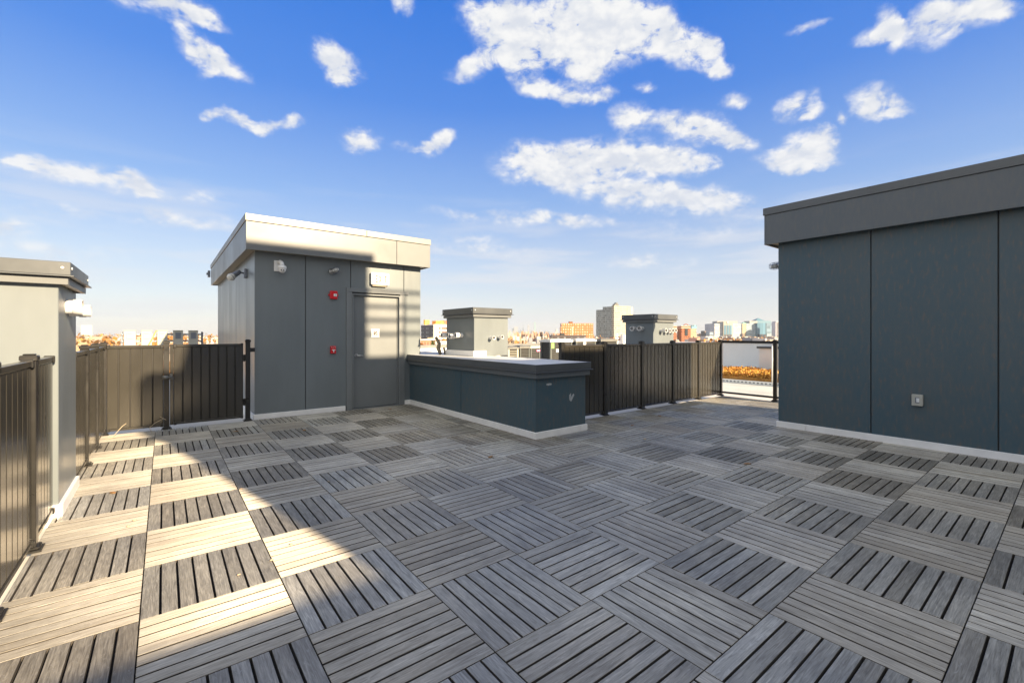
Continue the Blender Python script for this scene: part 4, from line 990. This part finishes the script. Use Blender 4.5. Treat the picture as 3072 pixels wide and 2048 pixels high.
def bare_tree(label, px, d, ptop, seed, spread=1.0):
    rn = random.Random(seed); p = at_d(px, HY, d); zt_ = EYE-(ptop-HY)/FPX*d; H = zt_-GROUND_Z
    t = thing('bare_tree', label, 'tree', (p.x, p.y, GROUND_Z))
    mb = MB(); b0 = Vector((p.x, p.y, GROUND_Z)); mb.tube([b0, b0+Vector((.1, 0, H*.25)), b0+Vector((.2, .1, H*.45))], [H*.02, H*.016, H*.012], 8); obj('trunk', mb, bark, t)
    mb = MB(); tips = []
    def grow(b, v, L, r, k):
        e = b+v*L; mb.tube([b, b.lerp(e, .5)+Vector((rn.gauss(0, .04), rn.gauss(0, .04), 0))*L, e], [r, r*.8, r*.6], 4, cap=False)
        if k == 0: tips.append(e); return
        for q in range(3):
            w = (v+Vector((rn.gauss(0, .55)*spread, rn.gauss(0, .55)*spread, rn.uniform(-.1, .35)))).normalized()
            grow(b.lerp(e, rn.uniform(.55, 1)), w, L*rn.uniform(.6, .8), r*.55, k-1)
    for q in range(4):
        grow(b0+Vector((.2, .1, H*rn.uniform(.33, .45))), Vector((rn.gauss(0, .6)*spread, rn.gauss(0, .6)*spread, 1)).normalized(), H*.22, H*.009, 4)
    obj('branches', mb, bark, t)
    return t
bare_tree('bare brown tree on the left horizon behind the fence', 340, 130, 996, 3, 1.3)
bare_tree('bare tree between the far vent chase and the crested brick tower', 2038, 150, 1003, 8, 1.1)
bare_tree('bare tree in front of the crested brick tower', 2066, 170, 1006, 12, 1.2)
bare_tree('bare tree just left of the stair bulkhead', 640, 120, 998, 21, 1.0)
t = thing('conifer_tree', 'little dark conifer beside the white house', 'tree', base_of(1299, 1299, 120))
p = at_d(1299, HY, 120); zt_ = EYE-18/FPX*120
mb = MB(); mb.tube([(p.x, p.y, GROUND_Z), (p.x, p.y, zt_-1)], [.25, .05], 6); obj('trunk', mb, bark, t)
pts = []
for k in range(1500):
    h = random.random()**.7; r = (.08+h*.9)*2.6*random.random()**.5; a = random.random()*6.28
    pts.append((p.x+cos(a)*r, p.y+sin(a)*r, zt_-h*11))
oc = blades('crown', [leaf_mat('conifer green', (.03, .05, .015), (.11, .13, .03))], pts, .5, .35); me = oc.data
for v in me.vertices: v.co -= Vector(t.location)
oc.parent = t

# unseen stepped building added behind the viewer, outlined to cast the deck and door shade
A_, B_ = 0.2, 0.4
yN = -5.2
prof = [(-7, None), (-7, 1.0), (1.5, 1.0), (1.45, 3.2), (1.66, 3.55), (1.74, 3.85), (1.46, 3.90), (1.36, 4.0), (1.46, 4.12), (1.84, 4.14), (1.92, 4.5), (1.95, 6.1), (4.69, 6.1), (4.69, 4.29), (5.46, 4.29), (5.46, 3.14), (6.95, 3.14), (6.95, 4.1), (9.2, 4.1), (9.2, None)]
pp = [(u - A_*yN, yN, GROUND_Z if v is None else v - B_*yN) for u, v in prof]
nb = thing('unseen_shade_building', 'unseen stepped beige building added behind the viewer, shaped to shade the deck', 'building', (4, yN, GROUND_Z))
mb = MB(); mb.prism(pp, (.5, -2.5, 0)); obj('wall', mb, facade('shade building facade', (.68, .66, .62), (.12, .14, .16), 2.4, 3.1), nb)
mb = MB()
for v in (4.71, 4.98, 5.24, 5.52): mb.tube([(4.60-A_*yN, yN, v-B_*yN), (5.80-A_*yN, yN, v-B_*yN)], .036, 8)
for u in (5.43,): mb.tube([(u-A_*yN, yN-.1, 4.2-B_*yN), (u-A_*yN, yN-.1, 5.55-B_*yN)], .03, 8)
obj('roof_rail', mb, M['post'], nb)

# ------------------------------------------------------------------ air
hm = bpy.data.materials.new('thin haze'); hm.use_nodes = True; hn = hm.node_tree
hn.nodes.remove(hn.nodes['Principled BSDF'])
pv = N(hn, 'ShaderNodeVolumePrincipled'); pv.inputs['Color'].default_value = (.86, .91, 1, 1); pv.inputs['Density'].default_value = HAZE; pv.inputs['Anisotropy'].default_value = .1
hn.links.new(pv.outputs[0], hn.nodes['Material Output'].inputs['Volume'])
if HAZE > 0:
    o = obj('haze', MB().box(-4650, -4650, GROUND_Z-1, 4650, 4650, 125), hm); tag(o, kind='stuff', label='thin pale haze over the far city')

# ------------------------------------------------------------------ sky
SUN_DIR = Vector((-A_, 1, -B_)).normalized()
sun_el = asin(-SUN_DIR.z); sun_az = atan2(-SUN_DIR.x, -SUN_DIR.y)   # measured from +y towards +x
w = bpy.data.worlds.new('World'); S.world = w; w.use_nodes = True
nt = w.node_tree; bg = nt.nodes['Background']
sky = N(nt, 'ShaderNodeTexSky', sky_type='NISHITA'); sky.sun_disc = False
sky.sun_elevation = sun_el; sky.sun_rotation = sun_az
sky.altitude = 0; sky.air_density = 1.0; sky.dust_density = 0.3; sky.ozone_density = 2.0
tc = N(nt, 'ShaderNodeTexCoord')
nrm = N(nt, 'ShaderNodeVectorMath', operation='NORMALIZE'); nt.links.new(tc.outputs['Generated'], nrm.inputs[0])
sp = N(nt, 'ShaderNodeSeparateXYZ'); nt.links.new(nrm.outputs[0], sp.inputs[0])
az = mth(nt, 'ARCTAN2', sp.outputs[0], sp.outputs[1]); el = mth(nt, 'ARCSINE', sp.outputs[2])
ae = N(nt, 'ShaderNodeCombineXYZ'); nt.links.new(az, ae.inputs[0]); nt.links.new(el, ae.inputs[1])
# ragged edges: warp the sky position by fine noise
wn = N(nt, 'ShaderNodeTexNoise', i_Scale=11.0, i_Detail=6.0, i_Roughness=0.62); nt.links.new(nrm.outputs[0], wn.inputs['Vector'])
wv = N(nt, 'ShaderNodeVectorMath', operation='MULTIPLY_ADD')
ws = N(nt, 'ShaderNodeVectorMath', operation='SUBTRACT'); nt.links.new(wn.outputs['Color'], ws.inputs[0]); ws.inputs[1].default_value = (.5, .5, .5)
nt.links.new(ws.outputs[0], wv.inputs[0]); wv.inputs[1].default_value = (.075, .055, 0); nt.links.new(ae.outputs[0], wv.inputs[2])
def azel(px, py):
    a = ray(px, py); return atan2(a[0], a[1]), atan2(a[2], hypot(a[0], a[1]))
clouds = [  # picture column, row, half width, half height, tilt, weight
 (500,25,140,42,12,1),(610,40,75,40,18,1),(555,98,40,22,30,.7),(600,150,62,38,20,1),(655,195,75,36,28,1),(620,222,30,18,0,.6),
 (985,165,45,45,40,1),(1030,205,55,52,20,1),(1020,245,40,26,0,.8),(633,353,32,14,0,.8),(700,355,42,18,10,.9),(777,379,52,16,5,1),(868,376,42,20,0,1),
 (1090,420,62,30,0,1),(1318,430,44,28,-25,1),(1275,440,40,12,-10,.7),(1208,438,32,16,0,.45),(1205,15,28,28,0,.75),
 (150,508,120,34,8,1),(60,496,60,16,0,.8),(350,542,125,34,12,1),(440,575,60,20,20,.8),(190,632,140,24,3,.6),(490,640,45,22,0,.75),(590,590,72,22,8,.5),(30,690,100,34,0,.8),(560,672,200,22,0,.5),
 (1470,30,85,75,0,1),(1530,110,105,80,15,1.1),(1560,170,90,55,0,1.1),(1420,203,70,34,-15,.9),(1700,60,170,80,0,1.2),(1850,75,180,90,5,1.3),(1750,160,130,62,0,1.2),(2010,120,140,60,14,1.2),(2120,160,70,48,35,1.1),(2170,210,36,26,0,.7),(1760,225,65,38,0,.8),
 (1590,258,58,36,15,1),(1690,282,90,30,8,1.1),(1800,288,50,22,-8,.8),(1940,264,34,20,0,.6),(2204,306,40,26,-15,.8),(2390,318,54,44,10,1),(2440,345,34,18,0,.7),(2620,300,76,44,12,1),(2670,325,60,26,-10,.8),(2536,358,24,14,0,.7),
 (2650,70,50,42,40,.9),(2620,110,80,28,-15,.9),(2690,115,34,40,0,.8),(2800,85,80,62,0,.95),(2900,45,110,44,-10,.95),(3000,15,90,26,0,.8),(2430,85,60,12,-25,.5),
 (1890,360,58,46,10,.95),(2050,372,110,38,0,1),(2120,400,120,34,8,1),(2215,425,70,28,5,.8),
 (1790,470,240,50,-2,1.2),(1640,500,150,48,-3,1.1),(1980,490,140,40,3,1.1),(2129,495,44,24,0,.8),(1760,540,200,40,4,.9),(1963,600,270,42,2,1.0),(2120,610,130,26,3,.7),
 (2440,440,90,50,0,1),(2390,475,110,32,0,1),(2480,415,50,30,20,.8),(2360,500,60,18,0,.7),
 (1520,652,220,24,2,.65),(1737,671,130,20,0,.65),(2080,695,220,28,0,.4),(1940,784,170,26,0,.55),(1430,748,240,28,0,.45),(1400,712,120,16,0,.4),(2260,655,150,22,0,.35),(160,760,260,34,0,.45),(900,720,10,10,0,.1)]
tot = None
for (px, py, rx, ry, tilt, wt) in clouds:
    a0, e0 = azel(px, py)
    a1, e1 = azel(px+rx, py); a2, e2 = azel(px, py-ry)
    ra, re = hypot(a1-a0, e1-e0), hypot(a2-a0, e2-e0)
    skew = atan2(e1-e0, a1-a0)
    mp = N(nt, 'ShaderNodeMapping', vector_type='TEXTURE')
    mp.inputs['Location'].default_value = (a0, e0, 0); mp.inputs['Rotation'].default_value = (0, 0, skew-radians(tilt)); mp.inputs['Scale'].default_value = (ra*1.42, re*1.42, 1)
    nt.links.new(wv.outputs[0], mp.inputs['Vector'])
    gr = N(nt, 'ShaderNodeTexGradient', gradient_type='SPHERICAL'); nt.links.new(mp.outputs[0], gr.inputs[0])
    tot = mth(nt, 'MULTIPLY_ADD', gr.outputs['Fac'], wt, tot if tot is not None else 0.0)
fb = N(nt, 'ShaderNodeTexNoise', i_Scale=17.0, i_Detail=10.0, i_Roughness=0.63, i_Distortion=.4)
st = N(nt, 'ShaderNodeVectorMath', operation='MULTIPLY'); nt.links.new(nrm.outputs[0], st.inputs[0]); st.inputs[1].default_value = (1, 1, 1.7)
nt.links.new(st.outputs[0], fb.inputs['Vector'])
fb2 = N(nt, 'ShaderNodeTexNoise', i_Scale=46.0, i_Detail=8.0, i_Roughness=0.6, i_Distortion=.5); nt.links.new(st.outputs[0], fb2.inputs['Vector'])
def puff(scale, src):
    vo = N(nt, 'ShaderNodeTexVoronoi', feature='F1', i_Scale=scale); nt.links.new(src, vo.inputs['Vector'])
    return mth(nt, 'SUBTRACT', 1.0, vo.outputs['Distance'])
jit = N(nt, 'ShaderNodeVectorMath', operation='MULTIPLY_ADD'); nt.links.new(ws.outputs[0], jit.inputs[0]); jit.inputs[1].default_value = (.05, .05, .05); nt.links.new(st.outputs[0], jit.inputs[2])
pf = mth(nt, 'MULTIPLY_ADD', puff(21.0, jit.outputs[0]), .6, mth(nt, 'MULTIPLY', puff(52.0, jit.outputs[0]), .4))
fbn = ramp(nt, mth(nt, 'MULTIPLY_ADD', fb2.outputs[0], .26, mth(nt, 'MULTIPLY_ADD', fb.outputs[0], .56, mth(nt, 'MULTIPLY', pf, .18))), .35, .64)
dens = mth(nt, 'MULTIPLY', tot, mth(nt, 'MULTIPLY_ADD', fbn, 1.9, .10))
mask = ramp(nt, dens, .03, 1.0, 'SMOOTHSTEP')
low = ramp(nt, el, radians(2), radians(26), 'SMOOTHSTEP')
mask = mth(nt, 'MULTIPLY', mask, mth(nt, 'MULTIPLY_ADD', low, .22, .78))
K = SKY_GAIN = 1.0
# grade the Nishita sky, add the pale band of air near the horizon
hs = N(nt, 'ShaderNodeHueSaturation'); hs.inputs['Hue'].default_value = .5; hs.inputs['Saturation'].default_value = 1.2; hs.inputs['Value'].default_value = 1.0
nt.links.new(sky.outputs[0], hs.inputs['Color'])
soft = N(nt, 'ShaderNodeTexNoise', i_Scale=6.0, i_Detail=5.0); nt.links.new(st.outputs[0], soft.inputs['Vector'])
upv = N(nt, 'ShaderNodeVectorMath', operation='ADD'); nt.links.new(st.outputs[0], upv.inputs[0]); upv.inputs[1].default_value = (0, 0, .035)
fb3 = N(nt, 'ShaderNodeTexNoise', i_Scale=17.0, i_Detail=4.0, i_Roughness=0.55, i_Distortion=.4); nt.links.new(upv.outputs[0], fb3.inputs['Vector'])
emb = mth(nt, 'SUBTRACT', fb.outputs[0], fb3.outputs[0])
lum = mth(nt, 'ADD', mth(nt, 'MULTIPLY', emb, 1.5), mth(nt, 'MULTIPLY_ADD', pf, .9, mth(nt, 'MULTIPLY', soft.outputs[0], .5)))
cw = mixc(nt, ramp(nt, lum, .30, 1.08, 'SMOOTHSTEP'), (2.95, 3.12, 3.45), (3.9, 3.9, 3.9))
air = mth(nt, 'POWER', mth(nt, 'SUBTRACT', 1.0, mth(nt, 'MAXIMUM', sp.outputs[2], 0.0)), 5.0)
gr_ = N(nt, 'ShaderNodeValToRGB'); nt.links.new(sp.outputs[2], gr_.inputs[0])
stops = [(0.0, (3.1, 3.05, 3.1)), (.06, (2.95, 3.0, 3.2)), (.15, (2.35, 2.7, 3.35)), (.28, (1.2, 1.9, 3.4)), (.45, (.36, 1.08, 3.3)), (.65, (.05, .72, 3.15)), (1.0, (.05, .6, 2.6))]
while len(gr_.color_ramp.elements) < len(stops): gr_.color_ramp.elements.new(.5)
for e, (p_, c_) in zip(gr_.color_ramp.elements, stops): e.position = p_; e.color = (*[x*.25 for x in c_], 1)
gscl = mixc(nt, 1.0, gr_.outputs[0], (4, 4, 4), 'MULTIPLY')
clear = mixc(nt, .86, hs.outputs[0], gscl)
# unseen bright cloud added overhead and behind the viewer as fill for shaded areas
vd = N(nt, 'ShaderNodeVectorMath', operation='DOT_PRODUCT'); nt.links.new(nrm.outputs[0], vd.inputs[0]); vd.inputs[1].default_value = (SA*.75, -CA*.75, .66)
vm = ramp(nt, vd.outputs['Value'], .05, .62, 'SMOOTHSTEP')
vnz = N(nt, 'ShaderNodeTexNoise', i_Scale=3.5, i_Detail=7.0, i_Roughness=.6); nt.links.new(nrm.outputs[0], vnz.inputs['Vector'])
fill_veil = mixc(nt, ramp(nt, vnz.outputs[0], .3, .7), (2.9, 2.95, 2.9), (5.4, 5.35, 5.1))
clear = mixc(nt, mth(nt, 'MULTIPLY', vm, .9), clear, fill_veil)
# thin streaks of high cloud low over the horizon
cst = N(nt, 'ShaderNodeVectorMath', operation='MULTIPLY'); nt.links.new(nrm.outputs[0], cst.inputs[0]); cst.inputs[1].default_value = (2.2, 2.2, 17)
cir = N(nt, 'ShaderNodeTexNoise', i_Scale=1.6, i_Detail=6.0, i_Roughness=.55); nt.links.new(cst.outputs[0], cir.inputs['Vector'])
cm = mth(nt, 'MULTIPLY', ramp(nt, cir.outputs[0], .46, .68, 'SMOOTHSTEP'), ramp(nt, el, radians(20), radians(7), 'SMOOTHSTEP'))
clear = mixc(nt, mth(nt, 'MULTIPLY', cm, .55), clear, (3.4, 3.45, 3.6))
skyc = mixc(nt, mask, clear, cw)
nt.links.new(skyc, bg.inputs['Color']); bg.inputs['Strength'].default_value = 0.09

# ------------------------------------------------------------------ sun
sl = bpy.data.lights.new('sun', 'SUN'); sl.energy = 5.0; sl.angle = radians(0.53); sl.color = (1.0, .785, .52)
so = bpy.data.objects.new('sun', sl); C.objects.link(so); so.rotation_euler = SUN_DIR.to_track_quat('-Z', 'Y').to_euler(); so.location = (6, -20, 14)

# ------------------------------------------------------------------ camera and output
cd = bpy.data.cameras.new('camera'); cam = bpy.data.objects.new('camera', cd); C.objects.link(cam)
cd.sensor_width = 36; cd.lens = FPX/3072*36; cd.shift_y = (HY-1024)/3072; cd.clip_start = .05; cd.clip_end = 20000
cam.location = (0, 0, EYE); cam.rotation_euler = (pi/2, 0, YAW); S.camera = cam
vs = S.view_settings; vs.view_transform = 'Standard'; vs.look = 'None'; vs.exposure = 1.42; vs.gamma = 1.0; vs.use_curve_mapping = False
S.cycles.max_bounces = 8; S.cycles.diffuse_bounces = 4; S.cycles.transparent_max_bounces = 12
S.cycles.use_denoising = True
